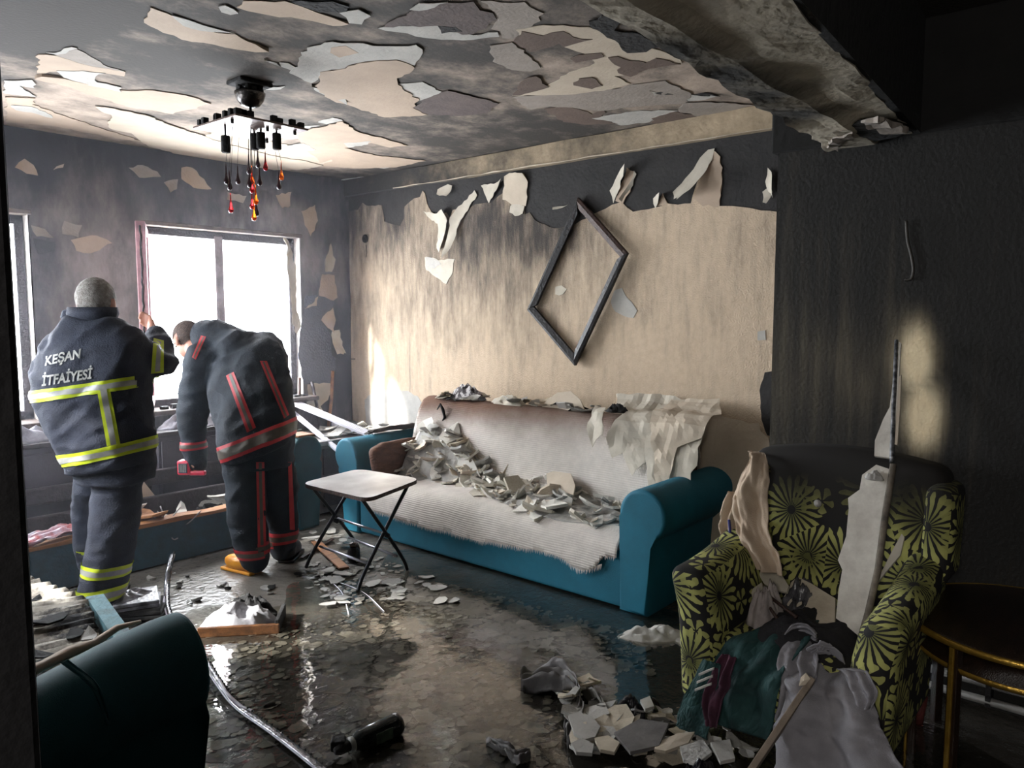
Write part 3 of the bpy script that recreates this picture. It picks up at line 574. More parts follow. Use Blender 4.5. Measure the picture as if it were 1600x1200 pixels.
def backs(u, v):
    z = bpath(v)[1]; s = max(0, min(1, (z-.62)/.28))**1.4; return max(0, min(.95, s*(.72+.25*(u-2)/2.2)+.1*nz(u*3, v*3, 0)))
bk = loc(mapped('backrest', [(2.06,0),(4.21,0),(4.21,bl),(2.06,bl)], backf, .045, m_throw, S, thick=.03, attr=backs))
loc(prism('backrest_end', [(4.12,.3),(4.12,.82),(4.06,.90),(3.98,.915),(3.90,.85),(3.76,.4),(3.76,.3)][::-1], 'y', 4.17, 4.20, m_scorch, S, smooth=False))
loc(prism('backrest_end', [(4.12,.3),(4.12,.82),(4.06,.90),(3.98,.915),(3.90,.85),(3.76,.4),(3.76,.3)][::-1], 'y', 2.07, 2.10, m_scorch, S, smooth=False))
tube('scorch_hole', ats([(683,640),(688,632),(692,640),(695,652),(690,660)], 'x', 3.855), [.004,.01,.012,.01,.004], m_char, S, 6).location = -S.location
cpath, cl = path_fn([(3.78,.40),(3.62,.402),(3.44,.40),(3.37,.385),(3.325,.345),(3.312,.30),(3.305,.26),(3.30,.20),(3.30,.1)])
def hem(y): return .605 + .03*math.sin(y*2+1) + .012*nz(y*7, 0, 0) + (.06*math.exp(-((y-2.33)/.12)**2)) - (.05 if y < 2.2 else 0) - .05*(y > 4.1)*(y-4.1)/.1
cp = [(4.235, 0), (2.115, 0)] + [(y, hem(y)) for y in np.arange(2.115, 4.24, .04)]
thr = tag(mapped('throw_blanket', cp, lambda u, v: (lambda q: V((q[0]+.006*nz(u*6,v*9,0), u, q[1]+.008*nz(u*4, v*5, 3)+.006)))(cpath(v)), .03, m_throw, None, thick=.006, attr=lambda u, v: .12+.2*max(0, nz(u*1.5, v*3, 7))), 'pale grey ribbed throw with fringed hem spread over the teal sofa seat', 'throw')
gs = []
rnd = random.Random(2)
for k in range(330):
    y = 2.12+k*2.11/330; q = cpath(hem(y)); p = V((q[0]+.002, y, q[1]+.012)); e = p+V((rnd.uniform(-.006,.001), rnd.uniform(-.006,.006), -rnd.uniform(.022,.036))); gs.append(([p+V((0,-.0028,0)), p+V((0,.0028,0)), e+V((-.001,.001,0)), p+V((.003,0,0))], [(0,1,2),(1,3,2),(3,0,2)]))
fr_ = multi('fringe', gs, m_throw, thr, smooth=False); fr_['kind'] = 'stuff'
# burnt cushion in the corner, torn scrap on the left arm
cu = tag(empty('cushion', (3.62,4.12,.41)), 'burnt brown cushion slumped against the sofa arm nearest the window', 'cushion')
def cushion(u, v):
    a = u*2*math.pi; e = .5; sx = math.copysign(abs(math.cos(a))**e, math.cos(a)); sy = math.copysign(abs(math.sin(a))**e, math.sin(a))
    th = math.sin(v*math.pi)**.6; zz = math.copysign(abs(math.cos(v*math.pi))**.7, math.cos(v*math.pi))
    return V((.28*sx*th, .06*zz*(1+.4*nz(sx*2, sy*2, 3)), .125*sy*th*(1+.2*nz(sx*3, 0, 2)) + .12))
c_ = mapped('cover', [(0,0),(1,0),(1,1),(0,1)], cushion, (.03,.06), m_scorch, cu, thick=0); cu.rotation_euler = (R(-14), 0, R(6))
tube('cover_seam', [V((.27*math.cos(a), -.0, .12+.12*math.sin(a))) for a in np.linspace(0, 6.28, 30)], .006, m_char, cu, 5)
tag(strip_cloth('cloth_scrap', [V((3.55,4.42,.68)), V((3.75,4.38,.70)), V((3.98,4.33,.69)), V((4.08,4.28,.66))], [.10,.16,.14,.08], mat('singed_grey_cloth', (112,106,100), (50,44,42), rough=.95, scale=14, contrast=.6), across=V((0,1,-.25)), nrm=V((0,0,1)), amp=.01, seed=4, rag=.03), 'singed grey scrap of cloth lying on the sofa arm above the burnt cushion', 'cloth')
# plaster slid down onto the seat
rnd = random.Random(11); spots = []; m_wflake = mat('white_plaster_flake', (228,225,216), (204,200,190), rough=.9, scale=9)
def heapz(y): return .05 + .27*max(0, min(1, (y-3.2)/.6))*max(0, min(1, (4.15-y)/.15+.5)) + .04*math.sin(y*5)
bm = bmesh.new()
def heap_surf(u, v):        # u along y, v 0..1 from crease outwards
    hz = heapz(u)*(1-v)**.9; w_ = .30 + .12*math.sin(u*3)
    return V((3.79 - w_*v, u, .40+hz + .022*nz(u*14, v*8, 0)))
rub = tag(mapped('rubble_heap', [(2.2,0),(4.1,0),(4.1,1),(2.2,1)], heap_surf, (.035,.08), m_ash, None, thick=.01, smooth=False), 'fine grey plaster rubble banked along the crease of the teal sofa seat', 'rubble', kind='stuff')
for k in range(230):
    y = 2.18 + 1.95*rnd.random()**.85; v = rnd.random()**1.1*1.05
    p = heap_surf(y, min(v, 1)); spots.append(p+V((0,0,.008+.02*rnd.random())))
flakes('plaster_flake', 'jagged pale plaster flake lying in the heap on the teal sofa seat', 'plaster', 'plaster flakes on the sofa seat', spots, [m_wflake, m_cream, m_ash, m_wflake, m_wflake, m_paper], .025, .088, tilt=.42, thick=.012)
def slab(name, pts, ax_pts, m, label, cat='plaster', thick=.012, group=None):
    """a broken slab: outline given as 3D points (roughly planar)"""
    n = (ax_pts[1]-ax_pts[0]).cross(ax_pts[2]-ax_pts[0]).normalized(); vs = [p for p in ax_pts]; N_ = len(vs); c = sum(vs, V((0,0,0)))/N_
    V_ = vs + [p - n*thick for p in vs] + [c+n*.004, c-n*thick]
    fs = [(k, (k+1) % N_, 2*N_) for k in range(N_)] + [((k+1) % N_+N_, k+N_, 2*N_+1) for k in range(N_)] + [(k, k+N_, (k+1) % N_+N_, (k+1) % N_) for k in range(N_)]
    return tag(mk(name, V_, fs, m), label, cat, group)
def pts_x(px, x0, x1, y0, y1):       # pixel outline on a plane leaning in x: x0 at photo row y0, x1 at row y1
    return [at(a, b, 'x', x0+(x1-x0)*(b-y0)/(y1-y0)) for a, b in px]
slab('plaster_slab', None, pts_x([(855,742),(866,738),(893,742),(900,760),(897,775),(880,770),(858,773)], 3.76, 3.60, 738, 775), m_cream, 'upright cream plaster slab standing out of the rubble mid sofa seat')
slab('plaster_slab', None, pts_x([(700,690),(712,686),(728,702),(742,722),(752,745),(735,742),(715,730),(702,712)], 3.80, 3.66, 686, 745), m_pale, 'tall white plaster slab leaning on the backrest near the burnt cushion')
slab('plaster_slab', None, pts_x([(846,642),(850,632),(872,614),(893,612),(908,625),(915,642),(880,645)], 4.02, 3.97, 612, 645), m_cream, 'large rounded cream plaster slab standing on top of the sofa backrest')
rnd = random.Random(5)
flakes('plaster_flake', 'thin plaster flake lying along the top of the sofa backrest', 'plaster', 'flakes on the sofa backrest', [V((3.98+rnd.uniform(-.06,.07), 2.7+rnd.random()*1.35, .945+rnd.random()*.02)) for _ in range(46)], [m_pale, m_creamf, m_greyf, m_char], .03, .075, tilt=.25, thick=.006)
m_stripe = mat('grey_striped_rag', (190,186,184), (70,64,66), rough=.95, scale=3, contrast=.12, stretch=(1,9,9))
tag(crumple('crumpled_rag', (3.99,3.83,.935), .06, .17, .10, m_stripe, 3), 'crumpled grey and white striped rag on the sofa backrest top', 'rag')
tag(crumple('crumpled_paper', (3.97,3.42,.93), .06, .16, .06, m_paper, 8), 'crumpled cream paper scrap on the middle of the backrest top', 'paper')
# fallen wallpaper sheets over the right end of the sofa
dp, dl = path_fn([(4.20,1.06),(4.14,.99),(4.05,.955),(3.95,.955),(3.86,.90),(3.80,.74),(3.76,.58),(3.70,.47),(3.62,.44)])
def dr(seed, off):
    def f(u, v):
        x, z, a, b = dp(v); q = off+.035*abs(nz(u*3+seed, v*4, seed))+.016*abs(nz(u*9, v*9, seed))+.01*nz(u*14, v*12, seed); return V((x-q*.8, u+.02*nz(v*6, u, seed), z+q*.6))
    return f
fw_ = tag(empty('fallen_wallpaper', (3.95,2.35,.7)), 'big cream sheet of fallen wallpaper draped over the sofa back beside the armchair', 'wallpaper')
loc(mapped('paper_sheet', ragged([(2.66,.05),(2.60,.25),(2.47,.33),(2.52,.50),(2.44,.62),(2.38,.58),(2.30,.70),(2.18,.60),(2.05,.48),(1.98,.30),(2.02,.12),(2.3,.03)], .012, .05, 2), dr(1, .02), .03, m_paper, fw_, thick=.003, smooth=False))
loc(mapped('torn_sheet', ragged([(2.25,.08),(2.24,.36),(2.14,.62),(2.10,.86),(2.04,.80),(2.02,.52),(1.90,.45),(1.86,.22),(1.95,.05)], .01, .05, 6), dr(4, .05), .03, m_cream, fw_, thick=.003, smooth=False))
loc(mapped('curled_strip', ragged([(2.60,.33),(2.52,.34),(2.48,.52),(2.55,.60),(2.60,.50)], .01, .04, 9), dr(7, .09), .03, m_paper, fw_, thick=.004, smooth=False))
loc(mapped('hanging_sheet', ragged([(2.20,.30),(2.22,.55),(2.16,.80),(2.08,.98),(2.02,1.0),(1.93,.80),(1.90,.55),(1.92,.25),(2.05,.15)], .012, .05, 12), dr(9, .035), .03, m_paper, fw_, thick=.003, smooth=False))
def lean(u, v): return V((4.23-.30*math.sin(v*math.pi*.5)*(1-(u-1.45)/.75*.4)-.02*nz(u*6, v*4, 0), u, .98*(1-v)+.02*nz(u*5,v*3,2)))
tag(mapped('wallpaper_sheet', ragged([(2.12,.0),(1.75,.06),(1.55,.30),(1.42,.62),(1.40,.99),(2.10,.99)], .012, .05, 3), lean, .05, m_cream, None, thick=.003, smooth=False), 'curled cream wallpaper sheet peeling off the wall behind the sofa arm beside the armchair', 'wallpaper')
tag(crumple('char_lump', (3.93,2.52,.955), .05, .08, .05, m_char, 2), 'small black charred lump on the fallen wallpaper', 'debris')
# ------------------------------------------------ black diamond frame on the wall
m_frame = mat('charred_black_wood', (30,28,30), (14,13,15), rough=.45, scale=30, bump=.3)
m_frame2 = mat('charred_brown_wood', (70,46,36), (34,22,20), rough=.6, scale=30, bump=.4)
fr = tag(empty('picture_frame', (4.21,3.02,1.75)), 'empty charred black picture frame hanging askew as a diamond on the wallpaper', 'frame')
K = [at(906,309,'x',4.235), at(983,396,'x',4.20), at(901,571,'x',4.22), at(827,484,'x',4.225)]
for k in range(4):
    a, b = K[k], K[(k+1) % 4]; d = (b-a).normalized(); up = V((1,0,0)).cross(d).normalized(); cen = sum(K, V((0,0,0)))/4
    if (cen-a).dot(up) < 0: up = -up
    w_ = .052; n = V((-1,0,0)); e0 = 0; vs = []
    for p, sgn in ((a, 1), (b, -1)):
        q = cen-p; q = q.normalized(); 
        for off, h in ((0, 0), (0, .026), (.35, .034), (1, .022), (1, 0)):
            # mitred inner corner
            inner = p + (cen-p)*(w_/ abs((cen-a).dot(up)))*off
            vs.append(inner + n*h)
    fs = [(i, i+1, i+6, i+5) for i in range(4)] + [(4, 0, 5, 9), (0,1,2,3,4), (9,8,7,6,5)]
    o = mk('frame_rail', [v-fr.location for v in vs], fs, m_frame2 if k == 0 else m_frame, fr)
    if k == 0: o['label'] = 'brown scorched upper right rail'
# ------------------------------------------------ ceiling lamp with glass drops
m_chrome = mat('smoked_chrome', (120,116,114), (60,56,56), rough=.25, metal=1, scale=20)
lp = at(390,128,'z',2.7); lamp = tag(empty('ceiling_lamp', lp), 'burnt ceiling lamp with square glass plate and hanging red glass drops', 'lamp')
lathe('canopy', [(.0,-.125),(.02,-.125),(.045,-.115),(.065,-.09),(.075,-.06),(.075,-.052),(.0,-.052)][::1], m_chrome, lamp, 24)
bm = bmesh.new()
for k in range(14): a = k*.45; bbox(bm, (.05*math.cos(a)-.012, .05*math.sin(a)-.012, -.055), (.05*math.cos(a)+.012, .05*math.sin(a)+.012, -.02-.012*(k % 3)), .002)
bbox(bm, (-.09,-.07,-.022), (.09,.07,.0), .008); fb('mount_plate', bm, m_char, lamp)
tube('rod', [V((0,0,-.12)), V((.004,0,-.215))], .007, m_frame, lamp, 8)
m_pg = mat('smoked_mirror_plate', (128,108,102), (66,50,48), rough=.35, metal=.25, scale=22, contrast=.5)
box('glass_plate', (-.20,-.20,-.232), (.20,.20,-.222), m_pg, lamp, .002)
bm = bmesh.new()
for k in range(30):
    e = random.choice((0,1,2,3)); t = random.uniform(-.19,.19); q = .185
    x, y = [(t,q),(t,-q),(q,t),(-q,t)][e]; bbox(bm, (x-.015,y-.012,-.222), (x+.015,y+.012,-.20+.012*random.random()), .003)
tag(fb('char_crust', bm, m_char, lamp), kind='stuff')
for x, y, l in ((-.14,.0,.085),(.03,.02,.04),(.035,-.03,.05),(.10,-.07,.055)):
    s_ = -.232
    tube('lamp_stem', [V((x,y,s_)), V((x,y,s_-(.06 if l > .08 else .02)))], .005, m_frame, lamp, 6)
    o = lathe('bulb_socket', [(0,0),(.021,0),(.022,-.01),(.022,-.075),(.018,-.08),(.0,-.08)], m_char, lamp, 14, (x,y,s_-(.055 if l > .08 else .012)))
for x, y in ((-.17,-.12),(.17,.13),(.16,-.14),(.03,-.1)): lathe('plate_screw', [(0,0),(.008,0),(.008,-.018),(0,-.02)], m_frame, lamp, 8, (x,y,-.232))
def gl(name, c):
    m = mat(name, c, rough=.08, bump=0); b = m.node_tree.nodes['Principled BSDF']; b.inputs['Transmission Weight'].default_value = .7; b.inputs['IOR'].default_value = 1.45; return m
g_red, g_or, g_dk = gl('red_glass', (196,36,40)), gl('orange_glass', (240,104,22)), mat('smoked_glass_drop', (52,34,40), rough=.15, bump=0)
drops = [(354,288,g_dk),(359,297,g_dk),(361,333,g_red),(372,288,g_dk),(389,272,g_dk),(390,293,g_dk),(394,290,g_or),(394,302,g_red),(403,262,g_dk),(406,290,g_dk),(415,267,g_red),(436,296,g_dk),(440,282,g_or),(394,327,g_red),(400,320,g_or),(397,345,g_or),(401,338,g_dk)]
for k, (px, py, m) in enumerate(drops):
    yy = lp.y + [-.05,.03,.0,.06,-.03][k % 5]; p = at(px, py, 'y', yy) - lp; top = at(px, py-(46 if k % 3 else 34), 'y', yy) - lp
    d = lathe('glass_drop', [(0,-.0),(.008,.001),(.0125,.010),(.012,.019),(.007,.034),(.0035,.055),(.0025,.085),(.0,.105)], m, lamp, 10, p)
    tube('drop_wire', [V((p.x, p.y, p.z+.1)), V((p.x*.8, p.y*.8, -.232))], .0011, m_frame, d, 4, smooth=False)
# ------------------------------------------------ burnt sofa under the window
so = tag(empty('burnt_sofa', (2.2,5.0,0)), 'burnt out teal sofa frame lying open under the window behind the two people', 'sofa')
def bx2(name, lo, hi, m, bev=.01, **k): return loc(box(name, lo, hi, m, so, bev, **k))
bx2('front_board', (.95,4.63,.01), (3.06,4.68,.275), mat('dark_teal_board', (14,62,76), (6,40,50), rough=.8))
def jag(x): return .275+.03*max(0, nz(x*3, 1, 0)+.4)
prof = [(x, jag(x)) for x in np.arange(.95, 3.07, .04)]; bm = bmesh.new()
vs = []; 
for x, z in prof: vs += [V((x,4.625,.262)), V((x,4.625,z)), V((x,4.70,z+.004)), V((x,4.70,.262))]
fs = [(4*i+j, 4*i+(j+1) % 4, 4*i+4+(j+1) % 4, 4*i+4+j) for i in range(len(prof)-1) for j in range(4)] + [(0,1,2,3), tuple(len(vs)-4+j for j in range(4))]
loc(mk('scorched_edge', vs, fs, m_wood, so))
bx2('bottom_board', (.97,4.68,.03), (3.06,5.36,.07), m_char); bx2('inner_rail', (.97,4.98,.07), (3.06,5.02,.36), m_pvcd)
bx2('back_rail', (.97,5.30,.07), (3.06,5.36,.42), m_char); bx2('back_beam', (.97,5.12,.40), (3.0,5.17,.50), m_pvcd)
bx2('end_board', (.95,4.66,.01), (.99,5.36,.34), m_char)
loc(sofa_arm(3.17, 3.08, 3.24, 4.62, 5.36, m_teald, so, r=.12, zc=.56, sgn=1)) if False else None
def arm_y(name, cx, r, zc, x0, x1, y0, y1, m, parent):
    pr = [(x0, .01)] + [(cx+r*math.cos(a), zc+r*math.sin(a)) for a in np.linspace(math.pi+.7, -.7, 24)] + [(x1, .01)]
    return prism(name, pr, 'y', y0, y1, m, parent, bev=.02)
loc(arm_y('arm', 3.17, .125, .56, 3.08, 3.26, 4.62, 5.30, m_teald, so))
loc(box('scorched_patch', (3.10,4.63,.675), (3.24,4.80,.69), m_wood, so, .005))
for k in range(7):
    x = 1.15+.27*k
    loc(tube('spring', [V((x+.045*math.cos(t*1.0)+.0, 4.85+.045*math.sin(t), .08+.0052*t)) for t in np.arange(0, 36, .45)], .004, m_frame, so, 5))
for k, (a, b) in enumerate([((2.12,4.70,.33),(2.36,4.62,.30)), ((2.10,4.72,.30),(2.4,4.64,.24)), ((2.14,4.70,.36),(2.2,4.61,.16)), ((1.95,4.72,.30),(2.25,4.66,.34))]):
    loc(tube('sagging_spring', bez([V(a), (V(a)+V(b))/2-V((0,.02,.09)), V(b)], 8), .004, mat('bare_spring_wire', (150,148,150), rough=.35, metal=.9), so, 5))
rnd = random.Random(8)
tag(crumple('ash_heap', (1.5,4.84,.07), .42, .14, .16, m_ash, 5), 'grey ash heap inside the burnt sofa behind the standing person', 'ash', kind='stuff')
tag(crumple('ash_heap', (2.5,4.85,.07), .48, .14, .18, m_char, 6), 'black char heap inside the burnt sofa between the two people', 'ash', kind='stuff')
flakes('charred_scrap', 'charred board scrap lying inside the burnt sofa frame', 'debris', 'charred scraps in the burnt sofa', [V((rnd.uniform(1.1,2.95), rnd.uniform(4.73,4.95), .2+rnd.random()*.12)) for _ in range(40)], [m_char, m_greyf, m_wood, m_ash], .03, .09, tilt=.4, thick=.01, elong=2.2)
tag(strip_cloth('plastic_bag', [V((1.38,4.66,.315)), V((1.55,4.68,.335)), V((1.70,4.70,.32))], [.07,.10,.06], mat('crushed_plastic_bag', (190,186,200), (170,90,90), rough=.3, scale=12, contrast=.3), across=V((0,1,.3)), nrm=V((0,0,1)), amp=.012, seed=3), 'crushed white and red plastic bag on the scorched sofa edge', 'bag')
# dark storage boxes and a scorched board behind the sofa, under the sill
def thing_box(name, lo, hi, m, label, cat, bev=.01, parts=()):
    t = tag(empty(name, ((lo[0]+hi[0])/2, (lo[1]+hi[1])/2, lo[2])), label, cat)
    loc(box('body', lo, hi, m, t, bev))
    return t
m_box = mat('sooted_panel', (58,54,64), (36,33,42), rough=.5, scale=5, bump=.15)
c1 = thing_box('cabinet', (1.10,5.19,.02), (1.86,5.44,.74), m_box, 'low dark sooted cabinet under the sill behind the standing person', 'cabinet')
loc(box('door', (1.12,5.175,.06), (1.48,5.19,.70), m_box, c1, .004)); loc(box('door', (1.50,5.175,.06), (1.84,5.19,.70), m_box, c1, .004)); loc(box('top_board', (1.08,5.17,.74), (1.88,5.45,.765), m_pvcd, c1, .004))
c2 = thing_box('cabinet', (2.36,5.18,.02), (3.02,5.42,.72), m_box, 'dark sooted cabinet below the bright window between the two people', 'cabinet')
loc(box('door', (2.38,5.165,.06), (2.68,5.18,.68), m_box, c2, .004)); loc(box('door', (2.70,5.165,.06), (3.00,5.18,.68), m_box, c2, .004)); loc(box('top_board', (2.33,5.16,.72), (3.05,5.43,.745), m_pvcd, c2, .004))
slab('cardboard_panel', None, [V((1.83,5.10,.72)), V((2.02,5.08,.74)), V((2.30,5.06,.30)), V((2.22,5.05,.22)), V((1.98,5.07,.27)), V((1.86,5.08,.45))], m_tan, 'scorched tan cardboard panel leaning behind the upright person', 'panel')
for (x0, x1, y, z, lab) in ((1.15,1.85,5.3,.765,'pale ash and paper pile on the left dark cabinet'), (2.38,3.0,5.30,.745,'silvery crumpled ash sheets on the cabinet under the window')):
    tag(crumple('ash_pile', ((x0+x1)/2, y, z), (x1-x0)/2, .11, .11, mat('silver_ash', (176,176,186), (84,84,94), rough=.6, scale=8, contrast=.4), 12+x0, n=34), lab, 'ash', kind='stuff')
# small cabinet in the corner with pale rubble, rails fallen over it
c3 = thing_box('side_cabinet', (3.42,4.86,.02), (4.16,5.34,.55), mat('scorched_cabinet_side', (92,84,80), (56,50,50), rough=.8), 'small scorched cabinet in the room corner between the two sofas', 'cabinet')
loc(box('top_board', (3.38,4.82,.55), (4.20,5.38,.585), mat('ashy_cabinet_top', (150,146,146), (90,86,86), rough=.8, scale=12, contrast=.6), c3, .006))
loc(box('drawer', (3.46,4.845,.32), (4.12,4.86,.52), m_pvcd, c3, .004)); loc(box('drawer', (3.46,4.845,.07), (4.12,4.86,.29), m_pvcd, c3, .004))
m_white = mat('white_plastic_rail', (214,212,220), (190,188,198), rough=.5)
def rail(p, q, w_, m, label, t=.02, name='curtain_rail'):
    p, q = V(p), V(q); d = (q-p); L = d.length; d.normalize(); s = d.cross(V((0,0,1))).normalized(); u = s.cross(d)
    M = MX.Identity(4); M.col[0] = (*d,0); M.col[1] = (*s,0); M.col[2] = (*u,0); M.col[3] = (*p,1)
    r = tag(empty(name, p), label, 'rail'); bm = bmesh.new(); bbox(bm, (0,-w_/2,0), (L,w_/2,t), .003, M=M); loc(fb('board', bm, m, r))
    for k in (-.35, 0, .35): bm = bmesh.new(); bbox(bm, (0,k*w_-.004,t), (L,k*w_+.004,t+.006), 0, M=M); loc(fb('ridge', bm, m, r))
    return r
rail(at(452,628,'y',5.42), at(600,690,'y',4.55)+V((.0,0,.0)), .10, m_white, 'wide white plastic rail slanting from the window sill down to the sofa arm')
rail(at(455,645,'y',5.38), at(535,712,'y',4.65), .035, m_white, 'narrow white rail below the wide one slanting to the sofa arm')
rail(at(520,665,'y',5.3), at(592,686,'y',4.7), .03, m_white, 'short white rail lying against the wall behind the left sofa arm')
for k, (a, b, c) in enumerate([((3.6,5.40,.6),(3.68,5.46,1.02),m_frame2),((3.82,5.40,.6),(3.80,5.46,.98),m_pvcd),((3.9,5.38,.6),(4.0,5.44,1.06),m_wood)]):
    tag(tube('stick', [V(a), (V(a)+V(b))/2+V((.01,0,0)), V(b)], .014, c, None, 6), ['thin reddish stick standing in the corner nearest the window','dark stick standing in the corner between two others','light brown stick standing in the corner nearest the long wall'][k], 'stick')
rnd = random.Random(77)
flakes('ceiling_scrap', 'pale scrap lying on the corner cabinet top', 'plaster', 'scraps on the corner cabinet', [V((rnd.uniform(3.45,4.15), rnd.uniform(4.9,5.3), .595+rnd.random()*.03)) for _ in range(26)], [m_greyf, m_char, m_pale], .03, .09, tilt=.2)
# ------------------------------------------------ folding table
ft = tag(empty('folding_table', (2.85,3.6,0)), 'small folding table with marble-look top and black crossed metal legs', 'table')
m_top = mat('soiled_marble_laminate', (246,243,240), (186,180,176), rough=.3, scale=3.5, contrast=.45, bump=.03)
c = [V((2.59,3.86,.55)), V((2.60,3.25,.55)), V((3.14,3.41,.55)), V((3.08,3.94,.55))]
def rounded(P, r, n=6):
    out = []; m = len(P)
    for i in range(m):
        a, b, d = P[i-1], P[i], P[(i+1) % m]; u = (a-b).normalized(); v = (d-b).normalized(); s, e = b+u*r, b+v*r
        for k in range(n+1): t = k/n; out.append(s*(1-t)**2+b*2*t*(1-t)+e*t*t)
    return out
rc = rounded(c, .09); vs = [p for p in rc]+[p-V((0,0,.022)) for p in rc]; n = len(rc)
loc(mk('tabletop', vs, [tuple(range(n)), tuple(range(2*n-1, n-1, -1))], m_top, ft)); 
gs = []; cen = sum(c, V((0,0,0)))/4
loc(mk('edge_band', [cen+(p-cen)*1.006 for p in vs], [(k, (k+1) % n, n+(k+1) % n, n+k) for k in range(n)], m_frame2, ft))
m_leg = mat('black_enamel_tube', (34,34,38), (22,22,26), rough=.3, metal=.5, scale=30)
def leg(t, f, bendd):
    t, f = V(t), V(f); m1 = t.lerp(f, .55)+V((bendd,0,-.02)); m2 = t.lerp(f, .85)+V((bendd*.8,0,-.012)); return bez([t, m1, m2, f], 8)
A = [((3.05,3.42,.535),(2.60,3.35,.012)), ((3.02,3.86,.535),(2.64,3.90,.012))]; B = [((2.64,3.36,.535),(3.02,3.41,.012)), ((2.64,3.83,.535),(3.08,3.95,.012))]
for t, f in A: loc(tube('leg', leg(t, f, -.03), .011, m_leg, ft, 8))
for t, f in B: loc(tube('leg', leg(t, f, .03), .011, m_leg, ft, 8))
for a, b in (((2.71,3.37,.13),(2.73,3.88,.13)), ((2.93,3.40,.12),(2.98,3.92,.12)), ((2.83,3.39,.28),(2.86,3.87,.28)), ((2.66,3.36,.53),(2.66,3.84,.53)), ((3.03,3.42,.53),(3.0,3.86,.53))): loc(tube('crossbar', [V(a), V(b)], .008, mat('steel_rod', (150,150,158), rough=.3, metal=.9), ft, 8))
for y in (3.385, 3.865): loc(lathe('pivot', [(0,-.02),(.014,-.02),(.014,.02),(0,.02)], m_leg, ft, 10, (2.84,y,.27), MX.Rotation(R(90),3,'X')))
# ------------------------------------------------ armchair with flower print
def floral():
    m = mat('black_and_olive_flower_print', (26,24,24), (18,17,18), rough=.85, soot=dict(scale=5, amp=.5, c=(24,21,18), lo=.1, hi=.9), bump=0)
    nt = m.node_tree; N = nt.nodes; L = nt.links
    def mth(op, a, b=None, c=None, clamp=False):
        n = N.new('ShaderNodeMath'); n.operation = op; n.use_clamp = clamp
        for k, x in enumerate((a, b, c)):
            if x is None: continue
            if hasattr(x, 'links') or isinstance(x, bpy.types.NodeSocket): L.new(x, n.inputs[k])
            else: n.inputs[k].default_value = x
        return n.outputs[0]
    tc = N.new('ShaderNodeTexCoord'); uv = tc.outputs['UV']
    def flower(scale, off, n, Rr, cut):
        mp = N.new('ShaderNodeMapping'); mp.inputs['Location'].default_value = off; L.new(uv, mp.inputs[0])
        vo = N.new('ShaderNodeTexVoronoi'); vo.voronoi_dimensions = '2D'; vo.inputs['Scale'].default_value = scale; vo.inputs['Randomness'].default_value = .8; L.new(mp.outputs[0], vo.inputs['Vector'])
        sb = N.new('ShaderNodeVectorMath'); sb.operation = 'SUBTRACT'; L.new(mp.outputs[0], sb.inputs[0]); L.new(vo.outputs['Position'], sb.inputs[1])
        sp = N.new('ShaderNodeSeparateXYZ'); L.new(sb.outputs[0], sp.inputs[0])
        ln = N.new('ShaderNodeVectorMath'); ln.operation = 'LENGTH'; L.new(sb.outputs[0], ln.inputs[0]); r = ln.outputs['Value']
        a = mth('ARCTAN2', sp.outputs[1], sp.outputs[0]); nzt = N.new('ShaderNodeTexNoise'); nzt.inputs['Scale'].default_value = 16; L.new(uv, nzt.inputs[0])
        a2 = mth('ADD', mth('MULTIPLY', a, n/2), mth('MULTIPLY', nzt.outputs[0], 2.2)); cs_ = mth('ABSOLUTE', mth('COSINE', a2))
        env = mth('MULTIPLY_ADD', cs_, Rr*.42, Rr*.60); env = mth('MULTIPLY_ADD', mth('SUBTRACT', nzt.outputs[0], .5), Rr*.5, env)
        m1 = mth('LESS_THAN', r, env); w = mth('MULTIPLY_ADD', mth('DIVIDE', r, Rr), -.25, cut+.22); m2 = mth('GREATER_THAN', cs_, w); m3 = mth('GREATER_THAN', r, Rr*.13)
        return mth('MULTIPLY', mth('MULTIPLY', m1, m2), m3), r
    f1, r1 = flower(4.1, (0,0,0), 21, .128, .55); f2, r2 = flower(7.0, (.37,.61,0), 5, .048, .62)
    fa = mth('MAXIMUM', f1, mth('MULTIPLY', f2, .85)); base = N['Principled BSDF'].inputs['Base Color'].links[0].from_socket
    mxn = [x for x in N if x.bl_idname == 'ShaderNodeMix'][0]; src = mxn.inputs[6].links[0].from_socket
    cr = N.new('ShaderNodeValToRGB'); cr.color_ramp.elements[0].color = (*s2l((98,100,52)), 1); cr.color_ramp.elements[1].color = (*s2l((176,176,104)), 1); cr.color_ramp.elements[0].position = .2; L.new(mth('MULTIPLY', r1, 10), cr.inputs[0])
    mx = N.new('ShaderNodeMix'); mx.data_type = 'RGBA'; L.new(fa, mx.inputs[0]); L.new(src, mx.inputs[6]); L.new(cr.outputs[0], mx.inputs[7]); L.new(mx.outputs[2], mxn.inputs[6])
    return m
m_flor = floral()
ac = tag(empty('armchair', (2.88,.95,0)), 'armchair with black and olive flower print, filled with fallen plaster and clothes', 'armchair')
def sootz(o, f):
    a = o.data.attributes.new('soot', 'FLOAT', 'POINT')
    for k, v in enumerate(o.data.vertices): a.data[k].value = f(v.co)
    return o
def soft(bm, lo, hi, bev, cuts=8, fn=None):
    r = bbox(bm, lo, hi, 0)
